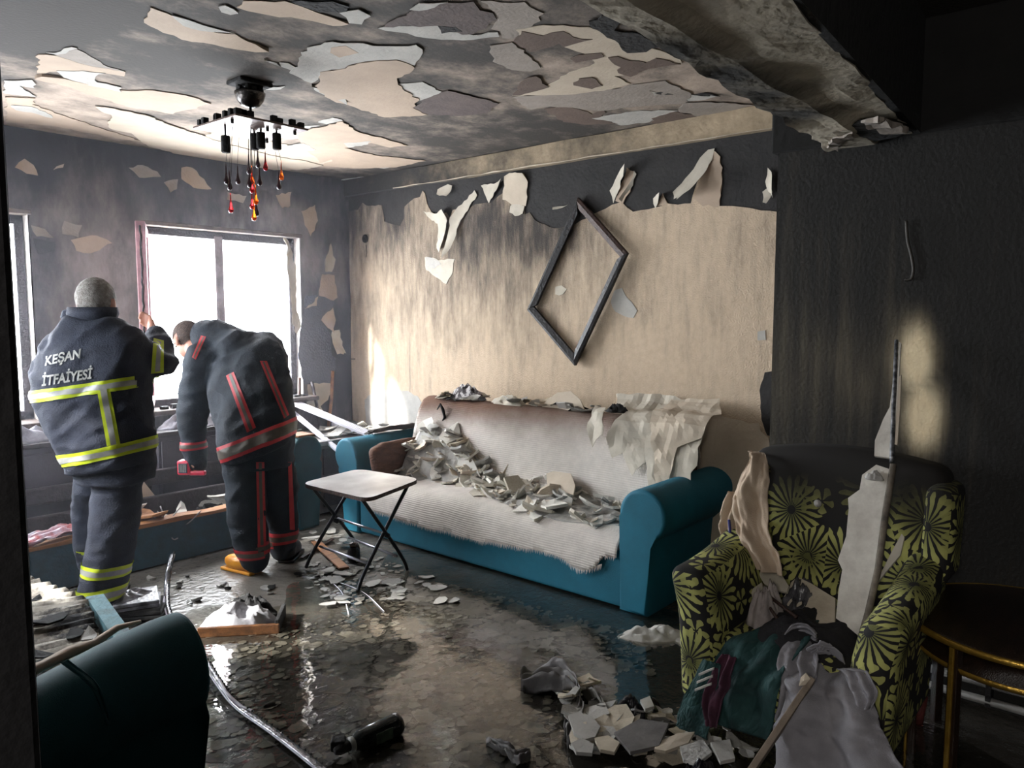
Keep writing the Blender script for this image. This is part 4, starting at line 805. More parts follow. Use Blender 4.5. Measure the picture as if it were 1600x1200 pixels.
def cushioned(name, lo, hi, bev, fn=None, cuts=10, parent=None, m=None):
    bm = bmesh.new(); bbox(bm, lo, hi, bev, 4)
    for k in range(3):
        for t in np.linspace(lo[k]+bev*1.3, hi[k]-bev*1.3, cuts):
            co = [0,0,0]; no = [0,0,0]; co[k] = t; no[k] = 1; bmesh.ops.bisect_plane(bm, geom=bm.verts[:]+bm.edges[:]+bm.faces[:], dist=1e-5, plane_co=co, plane_no=no)
    me = bpy.data.meshes.new('t'); bm.normal_update(); 
    o = fb(name, bm, m, parent, True, uv=True)
    if fn:
        for v in o.data.vertices: v.co = fn(v.co)
    return o
def leanb(co):
    c = co.copy(); t = max(0, (c.z-.35)/.65); c.x += .10*t; mid = 1-((c.y-.95)/.38)**2
    if c.z > .6: c.z += .05*mid*(c.z-.6)/.4
    c.x -= .02*math.sin((c.z-.3)*4)*mid*(1 if c.x < 3.12 else 0); return c
o = cushioned('backrest', (3.04,.58,.30), (3.20,1.33,.97), .05, leanb, parent=ac, m=m_flor); sootz(o, lambda c: max(0, min(1, (c.z-.72)*3.2+.15*nz(c.y*6, c.z*6, 0)+.3))); loc(o)
def armf(s):
    def f(co):
        c = co.copy(); t = (c.x-2.52)/.6; c.z += .10*t*t*(c.z/.6); c.y += s*(.03*(c.z/.6)**2 - .02); fl = max(0, (c.z-.45))/.17; c.y += s*.025*fl*(1-t)
        c.x += -.02*(c.z/.6)*(1-t) ; return c
    return f
for s, a, b, zt in ((1, 1.18, 1.34, .62), (-1, .575, .715, .60)):
    o = cushioned('armrest', (2.50,a,.10), (3.10,b,zt), .055, armf(s), parent=ac, m=m_flor); sootz(o, lambda c: max(0, (c.x-2.9)*1.6)); loc(o)
o = cushioned('wing', (2.94,.555,.58), (3.16,.66,.93), .045, lambda c: V((c.x+.10*max(0,(c.z-.35)/.65)+.03, c.y-.015, c.z)), parent=ac, m=m_flor); sootz(o, lambda c: max(0, (c.z-.75)*4)); loc(o)
o = cushioned('wing', (2.98,1.23,.58), (3.16,1.33,.93), .045, lambda c: V((c.x+.10*max(0,(c.z-.35)/.65)+.03, c.y, c.z)), parent=ac, m=m_flor); sootz(o, lambda c: max(0, (c.z-.75)*4)); loc(o)
o = cushioned('seat', (2.53,.72,.10), (3.06,1.18,.40), .05, None, parent=ac, m=m_flor); sootz(o, lambda c: .05); loc(o)
for x in (2.57, 3.12):
    for y in (.64, 1.29): loc(lathe('leg', [(0,0),(.02,0),(.032,.11),(0,.11)], mat('red_brown_leg', (104,52,48), (70,34,32), rough=.5), ac, 12, (x,y,0)))
loc(lathe('button', [(0,-.008),(.014,-.004),(.016,0),(0,.004)], m_greyf, ac, 12, (3.062,1.02,.80), MX.Rotation(R(90),3,'Y')))
# ------------------------------------------------ round side table with gilt rim
m_gold = mat('gilt_metal', (214,176,84), (170,130,50), rough=.35, metal=.8, scale=20)
m_dkwood = mat('dark_polished_wood', (44,30,22), (24,17,14), rough=.28, scale=6, stretch=(1,5,1))
rt = tag(empty('side_table', (3.0,.22,0)), 'dark round side table with gilt rim and slim gilt legs beside the armchair', 'table')
TC = (3.02,.30); TZ = .50; TR = .375
lathe('tabletop', [(0,0),(TR,0),(TR,.018),(TR-.02,.024),(0,.024)], m_dkwood, rt, 64, (.02,.08,TZ)); lathe('gilt_rim', [(TR,.002),(TR+.005,.002),(TR+.005,.02),(TR,.02)], m_gold, rt, 64, (.02,.08,TZ))
lathe('lower_ring', [(0,0),(TR-.06,0),(TR-.03,.03),(0,.03)], m_dkwood, rt, 64, (.02,.08,TZ-.10)); lathe('gilt_band', [(TR-.055,.004),(TR-.04,.004),(TR-.028,.024),(TR-.05,.024)], m_gold, rt, 64, (.02,.08,TZ-.10))
for k, a in enumerate((112, 152, 205, 265, 330, 60)):
    ca, sa = math.cos(R(a)), math.sin(R(a)); M = MX.Translation((.02,.08,0)) @ MX.Rotation(R(a), 4, 'Z')
    box('leg', (TR-.05,-.018,0), (TR-.025,.018,TZ-.01), m_dkwood, rt, .003, M=M); l_ = box('gilt_strip', (TR-.025,-.008,0), (TR-.017,.008,TZ-.01), m_gold, rt, .002, M=M)
m_pipe = mat('white_painted_pipe', (150,148,144), (110,108,104), rough=.5)
pp = tag(empty('heating_pipe', (3.36,0,.0)), 'pair of white heating pipes along the foot of the dark right wall', 'pipe')
for z, x in ((.115,3.385), (.05,3.375)): loc(tube('pipe', [V((x,-1.55,z)), V((x,1.0,z))], .016, m_pipe, pp, 12))
for y in (-1.2,-.4,.45): loc(box('pipe_bracket', (3.36,y-.01,.03), (3.43,y+.01,.135), m_frame, pp, .002))
tag(tube('wall_cable', bez(ats([(1416,345),(1418,375),(1424,400),(1427,420),(1424,435),(1414,437)], 'x', 3.415), 5), .006, mat('burnt_cable', (62,58,52), (30,28,26), rough=.6), None, 6), 'short burnt cable hanging from the dark right wall', 'cable')
# ------------------------------------------------ scorched teal sofa at the near left
ns = tag(empty('near_sofa', (.6,2.9,0)), 'dark teal sofa with a charred ribbed seat, nearest the doorway', 'sofa')
def arm_x(name, cy, r, zc, y0, y1, x0, x1, m, parent):
    pr = [(y1, .01), (y1, zc+.05)] + [(cy+r*math.cos(a), zc+r*math.sin(a)) for a in np.linspace(.3, math.pi+.75, 22)] + [(y0, .01)]
    return prism(name, pr, 'x', x0, x1, m, parent, bev=.035, seg=4)
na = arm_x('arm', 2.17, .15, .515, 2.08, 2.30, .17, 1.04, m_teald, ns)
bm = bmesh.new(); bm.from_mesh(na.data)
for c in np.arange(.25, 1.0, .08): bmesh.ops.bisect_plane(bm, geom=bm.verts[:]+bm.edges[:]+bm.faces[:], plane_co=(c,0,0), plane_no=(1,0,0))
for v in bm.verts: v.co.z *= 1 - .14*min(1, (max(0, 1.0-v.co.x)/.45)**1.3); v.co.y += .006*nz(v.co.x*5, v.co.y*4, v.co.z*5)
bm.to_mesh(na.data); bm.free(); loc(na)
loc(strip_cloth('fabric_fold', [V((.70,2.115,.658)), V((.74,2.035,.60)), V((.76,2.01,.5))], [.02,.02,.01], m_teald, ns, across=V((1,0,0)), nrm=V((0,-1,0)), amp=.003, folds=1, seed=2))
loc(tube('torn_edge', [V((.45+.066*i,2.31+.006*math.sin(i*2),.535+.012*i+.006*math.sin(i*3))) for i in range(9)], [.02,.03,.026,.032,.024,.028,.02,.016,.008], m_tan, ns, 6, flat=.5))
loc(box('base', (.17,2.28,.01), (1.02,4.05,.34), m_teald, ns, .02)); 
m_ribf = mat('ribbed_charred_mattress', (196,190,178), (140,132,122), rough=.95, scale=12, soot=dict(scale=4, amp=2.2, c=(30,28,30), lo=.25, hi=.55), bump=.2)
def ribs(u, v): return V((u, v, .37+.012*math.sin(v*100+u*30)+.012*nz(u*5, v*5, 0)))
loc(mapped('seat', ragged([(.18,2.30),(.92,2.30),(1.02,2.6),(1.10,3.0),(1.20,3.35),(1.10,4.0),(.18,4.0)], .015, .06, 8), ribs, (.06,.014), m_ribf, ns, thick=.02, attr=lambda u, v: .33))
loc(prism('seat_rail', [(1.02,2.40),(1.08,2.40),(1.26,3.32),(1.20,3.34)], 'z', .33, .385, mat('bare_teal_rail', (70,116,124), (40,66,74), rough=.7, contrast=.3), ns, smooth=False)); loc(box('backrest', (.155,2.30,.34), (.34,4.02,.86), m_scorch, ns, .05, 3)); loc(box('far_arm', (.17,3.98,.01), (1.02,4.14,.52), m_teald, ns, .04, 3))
rail((.30,2.62,.41), (.93,2.44,.43), .05, m_tan, 'broken tan wooden lath across the charred near sofa seat', name='wooden_lath')
tag(crumple('charred_lump', (.40,3.5,.39), .18, .2, .12, m_scorch, 9), 'reddish scorched foam lump on the seat of the dark teal sofa', 'debris')
rnd = random.Random(31)
flakes('charred_scrap', 'black charred scrap on the ribbed seat of the sofa nearest the doorway', 'debris', 'charred scraps on the near sofa', [V((rnd.uniform(.3,1.05), rnd.uniform(2.6,3.4), .40+rnd.random()*.01)) for _ in range(34)], [m_char, m_greyf, m_char], .02, .06, tilt=.08, elong=2)
# ------------------------------------------------ people
FH = V((math.cos(YAW), math.sin(YAW), 0))
def atd(px, py, D):                  # point at horizontal distance D in front of the doorway
    d = FW*F_PX + RT*(px-800) + UP*(600-py); return C0 + d*(D/(d.dot(FH)))
def add(bm, vs, fs):
    b = [bm.verts.new(v) for v in vs]
    for f in fs: bm.faces.new([b[i] for i in f])
def loft(bm, secs, n=28, e=.8):
    vs = []; fs = []
    for c, u, v in secs:
        for k in range(n):
            a = 2*math.pi*k/n; ca, sa = math.cos(a), math.sin(a)
            vs.append(c + u*math.copysign(abs(ca)**e, ca) + v*math.copysign(abs(sa)**e, sa))
    for i in range(len(secs)-1):
        for k in range(n): fs.append((i*n+k, i*n+(k+1) % n, (i+1)*n+(k+1) % n, (i+1)*n+k))
    fs += [tuple(range(n))[::-1], tuple((len(secs)-1)*n+k for k in range(n))]; add(bm, vs, fs)
def limb(bm, pts, rs, n=18):
    P = bez([V(p) for p in pts], 6); r = np.interp(np.linspace(0, len(rs)-1, len(P)), range(len(rs)), rs)
    vs, fs = tube_geo(P, list(r), n); add(bm, vs, fs)
    for p, q in ((P[0], r[0]), (P[-1], r[-1])): ball(bm, p, (q*.98,)*3)
def ball(bm, c, r, M=None, seg=18):
    k = bmesh.ops.create_uvsphere(bm, u_segments=seg, v_segments=seg//2+2, radius=1)['verts']
    for v in k: v.co = V((v.co.x*r[0], v.co.y*r[1], v.co.z*r[2]))
    T = MX.Translation(c) @ (M.to_4x4() if M is not None else MX.Identity(4)); bmesh.ops.transform(bm, matrix=T, verts=k)
def remesh(name, bm, voxel, m, parent, smooth=6, wr=0, wrs=(6,6,2.2), seed=0, clip=None):
    me = bpy.data.meshes.new('t'); bmesh.ops.recalc_face_normals(bm, faces=bm.faces); bm.to_mesh(me); bm.free(); t = bpy.data.objects.new('t', me); COL.objects.link(t)
    md = t.modifiers.new('r', 'REMESH'); md.mode = 'VOXEL'; md.voxel_size = voxel
    if smooth: sm = t.modifiers.new('s', 'SMOOTH'); sm.factor = .5; sm.iterations = smooth
    out = bpy.data.meshes.new_from_object(t.evaluated_get(bpy.context.evaluated_depsgraph_get())); bpy.data.objects.remove(t)
    out.name = name
    if wr:
        nr = [v.normal.copy() for v in out.vertices]
        for v, n_ in zip(out.vertices, nr):
            p = v.co; a = NZ.noise(V((p.x*wrs[0]+seed, p.y*wrs[1], p.z*wrs[2]*1.5))); b = abs(NZ.noise(V((p.x*5+seed, p.y*5+p.z*3, p.z*7-p.x*4)))); c = abs(NZ.noise(V((p.x*9-p.z*8+seed, p.y*9, p.z*12))))
            v.co = p + n_*wr*(a*.9 + .9*(.35-b) + .5*(.3-c))
    out.materials.clear(); o = fin(name, out, m, parent, True)
    o.location = -parent.location if parent.parent is None else (0,0,0); return o
def band(src, name, m, planes, parent, off=.004, keep=None):
    """ring of tape: the part of a garment between two planes, lifted off the cloth"""
    bm = bmesh.new(); bm.from_mesh(src.data)
    for co, no in planes: bmesh.ops.bisect_plane(bm, geom=bm.verts[:]+bm.edges[:]+bm.faces[:], plane_co=co, plane_no=no, clear_inner=True)
    if keep: bmesh.ops.delete(bm, geom=[f for f in bm.faces if not keep(f.calc_center_median())], context='FACES')
    bm.normal_update(); nr = {v: v.normal.copy() for v in bm.verts}
    for v in bm.verts: v.co += nr[v]*off
    return fb(name, bm, m, parent, True)
def decal(name, quad, src, D, m, parent, nu=4, nv=14, off=.005):
    bvh = BVHTree.FromPolygons([v.co for v in src.data.vertices], [p.vertices for p in src.data.polygons]); vs = []; a, b, c, d = [V(q) for q in quad]
    for j in range(nv+1):
        for i in range(nu+1):
            q = (a.lerp(b, i/nu)).lerp(d.lerp(c, i/nu), j/nv); t = atd(q.x, q.y, D); dr_ = (t-C0).normalized(); h = bvh.ray_cast(C0, dr_)
            vs.append(h[0]-dr_*off if h[0] is not None else t)
    fs = [(j*(nu+1)+i, j*(nu+1)+i+1, (j+1)*(nu+1)+i+1, (j+1)*(nu+1)+i) for j in range(nv) for i in range(nu)]
    return mk(name, vs, fs, m, parent, True)
def letters(name, txt, bl, br, h, src, D, m, parent):
    cu_ = bpy.data.curves.new('t', 'FONT'); cu_.body = txt; cu_.offset = .028; t = bpy.data.objects.new('t', cu_); COL.objects.link(t)
    me = bpy.data.meshes.new_from_object(t.evaluated_get(bpy.context.evaluated_depsgraph_get())); bpy.data.objects.remove(t)
    xs = [v.co.x for v in me.vertices]; x0, x1 = min(xs), max(xs); cap = .69
    bvh = BVHTree.FromPolygons([v.co for v in src.data.vertices], [p.vertices for p in src.data.polygons]); bl, br = V(bl), V(br)
    bm = bmesh.new(); bm.from_mesh(me)
    for c in np.arange(x0, x1, (x1-x0)/40): bmesh.ops.bisect_plane(bm, geom=bm.verts[:]+bm.edges[:]+bm.faces[:], plane_co=(c,0,0), plane_no=(1,0,0))
    for v in bm.verts:
        q = bl.lerp(br, (v.co.x-x0)/(x1-x0)) + V((.10, -1))*h*(v.co.y/cap); tt = atd(q.x, q.y, D); dr_ = (tt-C0).normalized(); hh = bvh.ray_cast(C0, dr_); v.co = hh[0]-dr_*.005 if hh[0] is not None else tt
    me2 = bpy.data.meshes.new(name); bm.to_mesh(me2); bm.free(); me2.materials.append(m); o = bpy.data.objects.new(name, me2); COL.objects.link(o); o.parent = parent; return o
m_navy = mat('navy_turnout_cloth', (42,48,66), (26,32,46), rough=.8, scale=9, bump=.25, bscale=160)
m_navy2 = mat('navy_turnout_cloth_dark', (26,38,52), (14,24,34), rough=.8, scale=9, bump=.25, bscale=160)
m_lime = mat('lime_reflective_tape', (206,222,40), (170,188,30), rough=.5, bump=.05)
m_silver = mat('silver_reflective_tape', (176,176,170), (130,132,128), rough=.4, bump=.05)
m_redt = mat('red_reflective_tape', (204,50,56), (168,36,44), rough=.5, bump=.05)
m_greyt = mat('grey_brown_tape', (98,90,80), (66,60,54), rough=.5, bump=.05)
m_skin = mat('skin', (196,144,122), (170,116,98), rough=.55, bump=.05)
m_hairg = mat('short_grey_hair', (176,172,166), (106,98,92), rough=.9, scale=60, bump=.4, bscale=220)
m_hairb = mat('short_brown_hair', (96,78,68), (54,44,40), rough=.9, scale=60, bump=.4, bscale=220)
m_boot = mat('black_rubber_boot', (24,24,28), (14,14,16), rough=.45)
m_oboot = mat('orange_yellow_boot', (232,160,30), (196,120,16), rough=.4, bump=.05)
def head(bm, c, fwd, up, s=1.0):
    f = V(fwd).normalized(); u = V(up); u = (u-f*u.dot(f)).normalized(); r = f.cross(u); M = MX((r, f, u)).transposed()
    def L(x, y, z): return c + (r*x+f*y+u*z)*s
    ball(bm, L(0,-.012,.022), (.079*s,.097*s,.095*s), M, 24); ball(bm, L(0,.03,-.045), (.058*s,.062*s,.072*s), M); ball(bm, L(0,.062,-.092), (.026*s,.022*s,.02*s), M)
    vs, fs = tube_geo([L(0,.086,.012), L(0,.108,-.022), L(0,.104,-.032)], [.009*s,.014*s,.011*s], 8); add(bm, vs, fs)          # nose
    ball(bm, L(0,.087,-.060), (.024*s,.010*s,.006*s), M, 10); ball(bm, L(0,.085,-.070), (.021*s,.010*s,.006*s), M, 10)           # lips
    for sx in (-1, 1): ball(bm, L(.030*sx,.082,.030), (.022*s,.012*s,.008*s), M, 10); ball(bm, L(.081*sx,-.002,-.012), (.010*s,.022*s,.034*s), M, 12)
    limb(bm, [L(0,-.028,-.07), L(0,-.05,-.17)], [.058*s,.066*s])
    return L, M
def eyes(L, M, parent, s=1):
    for sx in (-1, 1):
        bm = bmesh.new(); ball(bm, L(.030*sx,.083,.012), (.013*s,.009*s,.008*s), M, 10); o = fb('eye', bm, mat('eye_white', (190,184,176), rough=.2, bump=0), parent, True)
def hand(bm, wrist, palm_dir, side, fdir, curl_axis, s=1.0, curl=1.0, right=True):
    """palm and five separate fingers that curl around curl_axis"""
    p = V(palm_dir).normalized(); sd = V(side).normalized(); n = p.cross(sd).normalized()
    M = MX((sd, p, n)).transposed(); c = wrist + p*.048*s; ball(bm, c, (.042*s,.052*s,.018*s), M, 16)
    limb(bm, [wrist-p*.03, wrist+p*.02], [.027*s,.028*s], 10)
    for k, (o_, ln) in enumerate(((-.030,.066),(-.010,.076),(.011,.072),(.030,.058))):
        b = wrist + p*.085*s + sd*o_*s; pts = [b-p*.02, b]; d = p.copy(); q = b.copy()
        for j in range(3): d = MX.Rotation(curl*(.75,.85,.7)[j], 3, curl_axis) @ d; q = q + d*ln*(.45,.32,.25)[j]*s; pts.append(q.copy())
        vs, fs = tube_geo(pts, [.0095*s,.0098*s,.0092*s,.0085*s,.0068*s], 8); add(bm, vs, fs)
    t0 = wrist + p*.03*s + sd*(-.030)*s; d = (p*.6 - sd*.8).normalized(); t1 = t0+d*.03*s; d = MX.Rotation(curl*.6, 3, curl_axis) @ (p*.9-sd*.25); t2 = t1+d.normalized()*.032*s; d = MX.Rotation(curl*.6, 3, curl_axis) @ d; t3 = t2+d.normalized()*.024*s
    vs, fs = tube_geo([t0, t1, t2, t3], [.014*s,.0125*s,.011*s,.008*s], 8); add(bm, vs, fs)
# ---- person at the left: upright, seen from behind, right hand on the open sash
D1 = 3.74; k1 = D1/1200
pA = tag(empty('person', atd(150, 975, D1)*1.0), 'person in navy jacket with lime bands seen from behind, gripping the window sash', 'person'); pA.location.z = 0
def secs(L, D, kk, dep, lat=RT, fd=FH):
    out = []
    for row in L:
        cx, cy, hw, dd = row[:4]; tilt = row[4] if len(row) > 4 else 0; df = row[5] if len(row) > 5 else dep
        c = atd(cx, cy, D) + fd*dd; u = (lat*math.cos(R(tilt)) + V((0,0,1))*math.sin(R(tilt)))*hw*kk; out.append((c, u, fd*df))
    return out
bm = bmesh.new()
hc1 = atd(151, 474, D1+.03); L1, M1 = head(bm, hc1, V((.74,.66,-.22)), V((0,0,1)), 1.02)
loft(bm, secs([(150,505,26,0),(152,530,58,0),(152,570,66,0),(156,640,56,0),(168,700,50,0),(176,740,48,0)], D1, k1, .10))
shR, elR, wrR = atd(208,540,D1), atd(254,566,D1+.16), atd(240,518,D1+.42)
limb(bm, [shR, elR, wrR], [.05,.045,.028]); shL, elL, wrL = atd(92,545,D1), atd(80,612,D1+.05), atd(120,640,D1+.32); limb(bm, [shL, elL, wrL], [.05,.045,.028])
vd = SM @ V((.6,0,1.5)); 
hand(bm, wrR, (atd(232,497,D1+.52)-wrR), V((0,0,1)), None, V((0,0,1)), 1.05, .9)
hand(bm, wrL, FH, V((0,0,1)), None, V((0,0,1)), 1.0, .6)
legs1 = [([(192,722,.02),(174,835,.0),(152,945,.0)], [.115,.105,.092]), ([(152,722,.08),(148,830,.22),(158,925,.30)], [.11,.10,.09])]
for P_, rr in legs1: limb(bm, [atd(x, y, D1+d) for x, y, d in P_], [q*.75 for q in rr])
bodyA = remesh('body', bm, .0065, m_skin, pA, smooth=3); eyes(L1, M1, bodyA)
hb = bmesh.new(); hb.from_mesh(bodyA.data)
def hairf(p): q = p-hc1; f = V((.74,.66,-.22)).normalized(); return q.z > -.055 + .13*max(0, q.dot(f)/.09) and q.length < .16 and not (abs(q.dot(RT)) > .079*1.0 and q.z < .02)
bmesh.ops.delete(hb, geom=[f for f in hb.faces if not hairf(f.calc_center_median())], context='FACES'); hb.normal_update(); nr = {v: v.normal.copy() for v in hb.verts}
for v in hb.verts: v.co += nr[v]*(.006+.002*nz(v.co.x*60, v.co.y*60, v.co.z*60))
fb('hair', hb, m_hairg, bodyA, True)
bm = bmesh.new()
loft(bm, secs([(149,500,36,0,0,.10),(152,512,54,0,0,.125),(155,528,72,0,-3,.145),(150,556,84,0,0,.165),(146,590,86,0,0,.175),(145,622,81,0,0,.175),(156,662,76,0,3,.17),(169,700,71,0,6,.17),(174,728,69,0,8,.165)], D1, k1, .16), e=.85)
limb(bm, [atd(203,540,D1), elR, atd(243,527,D1+.36)], [.095,.078,.055]); limb(bm, [atd(92,548,D1), atd(77,606,D1+.05), wrL], [.095,.075,.055])
jA = remesh('jacket', bm, .0105, m_navy, pA, smooth=5, wr=.030, seed=1)
bm = bmesh.new()
loft(bm, [(atd(146,500,D1)+V((0,0,0)), RT*.105, FH*.095), (atd(145,490,D1), RT*.118, FH*.105), (atd(145,480,D1), RT*.112, FH*.10), (atd(147,486,D1), RT*.098, FH*.085), (atd(148,500,D1), RT*.09, FH*.08)], 32, 1)
fb('collar', bm, m_navy, jA, True)
bm = bmesh.new(); loft(bm, [(atd(116,480,D1-.03), RT*.01, FH*.03), (atd(106,486,D1-.03), RT*.022, FH*.03), (atd(103,496,D1-.02), RT*.026, FH*.02), (atd(108,503,D1-.02), RT*.01, FH*.01)], 12, 1); fb('collar_flap', bm, m_navy, jA, True)
def hplane(a, b, up=True):           # plane through two photo points on the figure, containing the view-depth direction tilted level
    A_, B_ = atd(*a, D1), atd(*b, D1); n = (B_-A_).cross(FH).normalized(); n = n if n.z > 0 else -n; return A_, n
def ring(src, name, y_l, y_r, h, parent, xl, xr, D, m1, m2, keep=None, mid=.28):
    def pl(dy): A_, B_ = atd(xl, y_l+dy, D), atd(xr, y_r+dy, D); n = (B_-A_).cross(FH).normalized(); n = n if n.z > 0 else -n; return A_, n
    (t, n1), (b, n2) = pl(0), pl(h); o = band(src, name, m1, [(t, -n1), (b, n2)], parent, .005, keep)
    (t, n1), (b, n2) = pl(h*mid), pl(h*(1-mid)); band(src, name+'_stripe', m2, [(t, -n1), (b, n2)], o, .008, keep); return o
tors = lambda p: (p-atd(150,600,D1)).dot(RT) < .235 and (p-atd(150,600,D1)).dot(FH) < .6
ring(jA, 'reflective_band', 609, 585, 18, jA, 62, 224, D1, m_lime, m_silver, tors); ring(jA, 'reflective_band', 706, 680, 19, jA, 104, 240, D1, m_lime, m_silver)
decal('reflective_band', [(151,607),(171,604),(188,694),(167,697)], jA, D1, m_lime, jA); decal('reflective_band_stripe', [(156,608),(166,606),(182,694),(173,696)], jA, D1, m_silver, jA, off=.008)
elb = atd(256,545,D1+.2)
decal('reflective_band', [(240,528),(256,532),(256,582),(236,584)], jA, D1, m_lime, jA); decal('reflective_band_stripe', [(246,532),(252,534),(250,580),(242,581)], jA, D1, m_silver, jA, off=.008)
letters('lettering', 'KEŞAN', (70,571), (125,559), 14, jA, D1, m_silver, jA); letters('lettering', 'İTFAİYESİ', (65,603), (143,591), 15, jA, D1, m_silver, jA)
bm = bmesh.new(); loft(bm, secs([(174,700,62,.0),(176,725,62,.02),(178,752,56,.02)], D1, k1, .15)); 
for P_, rr in legs1: limb(bm, [atd(x, y, D1+d) for x, y, d in P_], rr)
tA = remesh('trousers', bm, .0105, m_navy, pA, smooth=5, wr=.024, seed=5)
near = lambda p: (p-atd(150,900,D1)).dot(FH) < .14
for yl, yr, h in ((875,878,18), (918,910,20)): ring(tA, 'reflective_band', yl, yr, h, tA, 118, 196, D1, m_lime, m_silver, near)
for (x, y, d) in ((152,945,0), (160,925,.30)):
    bm = bmesh.new(); a = atd(x, y, D1+d); a.z = 0; ball(bm, a+V((0,0,.045))+FH*.08, (.052,.135,.045), MX.Rotation(-math.pi/2+YAW, 3, 'Z')); limb(bm, [a+V((0,0,.06)), a+V((0,0,.14))], [.055,.062]); bb = remesh('boot', bm, .009, m_boot, pA, smooth=3)
    box('sole', (-.05,-.06,.0), (.05,.21,.02), m_boot, bb, .008, M=MX.Translation(a) @ MX.Rotation(-math.pi/2+YAW, 4, 'Z'))
# ---- person bending at the window
D2 = 4.5; k2 = D2/1200
pB = tag(empty('person', atd(405, 885, D2)), 'person in navy jacket with red bands bending down at the window with a red device', 'person'); pB.location.z = 0
bm = bmesh.new(); hc2 = atd(293, 531, D2+.36); f2 = (-RT*.62 + FH*.42 + V((0,0,-.62))); L2, M2 = head(bm, hc2, f2, V((0,0,.7))-RT*.35+FH*.3, 1.0)
S2 = [(402,688,58,0,20),(390,640,60,.07,20),(372,592,58,.17,22),(352,556,54,.27,24),(336,536,42,.33,24),(314,530,24,.37,30)]
loft(bm, secs([(a+2,b+8,c*.62,d,e) for a,b,c,d,e in S2], D2, k2, .08))
shl, ell, wrl = atd(314,562,D2+.22), atd(304,640,D2+.20), atd(307,706,D2+.20); limb(bm, [shl, ell, wrl], [.05,.045,.028])
shr, elr, wrr = atd(412,560,D2+.3), atd(436,610,D2+.42), atd(400,640,D2+.62); limb(bm, [shr, elr, wrr], [.05,.045,.028])
hand(bm, wrl, V((0,0,-1))-RT*.25, FH, None, -FH, .95, .75); hand(bm, wrr, FH, RT, None, RT, .95, .3)
legs2 = [([(380,700,.0),(384,790,-.02),(396,872,-.02)], [.125,.110,.082]), ([(424,700,.08),(438,780,.16),(441,858,.20)], [.115,.10,.080])]
for P_, rr in legs2: limb(bm, [atd(x, y, D2+d) for x, y, d in P_], [q*.75 for q in rr])
bodyB = remesh('body', bm, .0065, m_skin, pB, smooth=3); eyes(L2, M2, bodyB)
hb = bmesh.new(); hb.from_mesh(bodyB.data); uu = M2.col[2]; ff2 = M2.col[1]; rr2 = M2.col[0]
def hairf(p): q = p-hc2; y = q.dot(ff2); z = q.dot(uu); return z > -.06+.14*max(0, (y+.02)/.09) and q.length < .15 and not (abs(q.dot(rr2)) > .076 and z < .03)
bmesh.ops.delete(hb, geom=[f for f in hb.faces if not hairf(f.calc_center_median())], context='FACES'); hb.normal_update(); nr = {v: v.normal.copy() for v in hb.verts}
for v in hb.verts: v.co += nr[v]*.005
fb('hair', hb, m_hairb, bodyB, True)
bm = bmesh.new()
loft(bm, secs([(407,706,60,0,21,.165),(404,694,62,0,21,.17),(397,665,64,.03,21,.175),(388,635,66,.08,20,.18),(374,594,66,.17,20,.185),(358,560,62,.26,20,.175),(345,542,52,.31,20,.15),(328,532,36,.35,25,.12)], D2, k2, .16), e=.85)
limb(bm, [atd(376,556,D2+.28), atd(346,538,D2+.33), atd(326,532,D2+.36)], [.17,.135,.11]); limb(bm, [atd(318,560,D2+.22), ell, atd(307,718,D2+.2)], [.098,.082,.064]); limb(bm, [shr, elr, wrr], [.10,.085,.06])
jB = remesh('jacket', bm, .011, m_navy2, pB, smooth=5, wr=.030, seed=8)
bm = bmesh.new(); cz = atd(316,526,D2+.37); ax = (hc2-atd(335,540,D2+.3)).normalized(); u_, v_ = frame(ax); loft(bm, [(cz-ax*.07, u_*.10, v_*.095), (cz-ax*.01, u_*.088, v_*.082), (cz+ax*.015, u_*.085, v_*.08), (cz+ax*.01, u_*.075, v_*.07), (cz-ax*.03, u_*.07, v_*.066)], 28, 1); fb('collar', bm, m_navy2, jB, True)
tB_ = lambda p: (p-atd(330,700,D2)).dot(RT) > 0.0
ring(jB, 'reflective_band', 698, 652, 26, jB, 342, 460, D2, m_redt, m_greyt, tB_, .22)
for q, q2 in (([(353,587),(365,581),(400,668),(386,676)], [(357,586),(361,583),(395,670),(390,673)]), ([(406,564),(417,564),(452,648),(444,654)], [(410,565),(413,565),(449,650),(446,652)]), ([(314,524),(322,526),(306,562),(300,558)], [(317,526),(319,527),(304,560),(302,558)])):
    o = decal('reflective_band', q, jB, D2, m_redt, jB); decal('reflective_band_stripe', q2, jB, D2, m_greyt, o, off=.008)
ring(jB, 'cuff_band', 697, 695, 13, jB, 286, 322, D2, m_redt, m_greyt, lambda p: (p-atd(328,700,D2)).dot(RT) < 0 and (p-atd(300,700,D2)).dot(FH) < .45)
bm = bmesh.new(); loft(bm, secs([(402,672,56,.02,8),(402,700,58,.03),(404,728,54,.03)], D2, k2, .15))
for P_, rr in legs2: limb(bm, [atd(x, y, D2+d) for x, y, d in P_], rr)
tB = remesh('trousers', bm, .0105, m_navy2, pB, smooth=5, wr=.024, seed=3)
o = decal('reflective_band', [(400,722),(413,722),(416,852),(403,852)], tB, D2, m_redt, tB, off=.006); decal('reflective_band_stripe', [(404,723),(409,723),(412,852),(407,852)], tB, D2, m_greyt, o, off=.009)
decal('reflective_band', [(450,722),(456,722),(461,828),(453,828)], tB, D2, m_redt, tB, off=.006)
ring(tB, 'reflective_band', 852, 852, 15, tB, 368, 416, D2, m_redt, m_greyt, lambda p: (p-atd(418,860,D2)).dot(RT) < 0.0); ring(tB, 'reflective_band', 828, 826, 18, tB, 418, 466, D2+.2, m_redt, m_greyt, lambda p: (p-atd(418,840,D2+.1)).dot(RT) > 0)
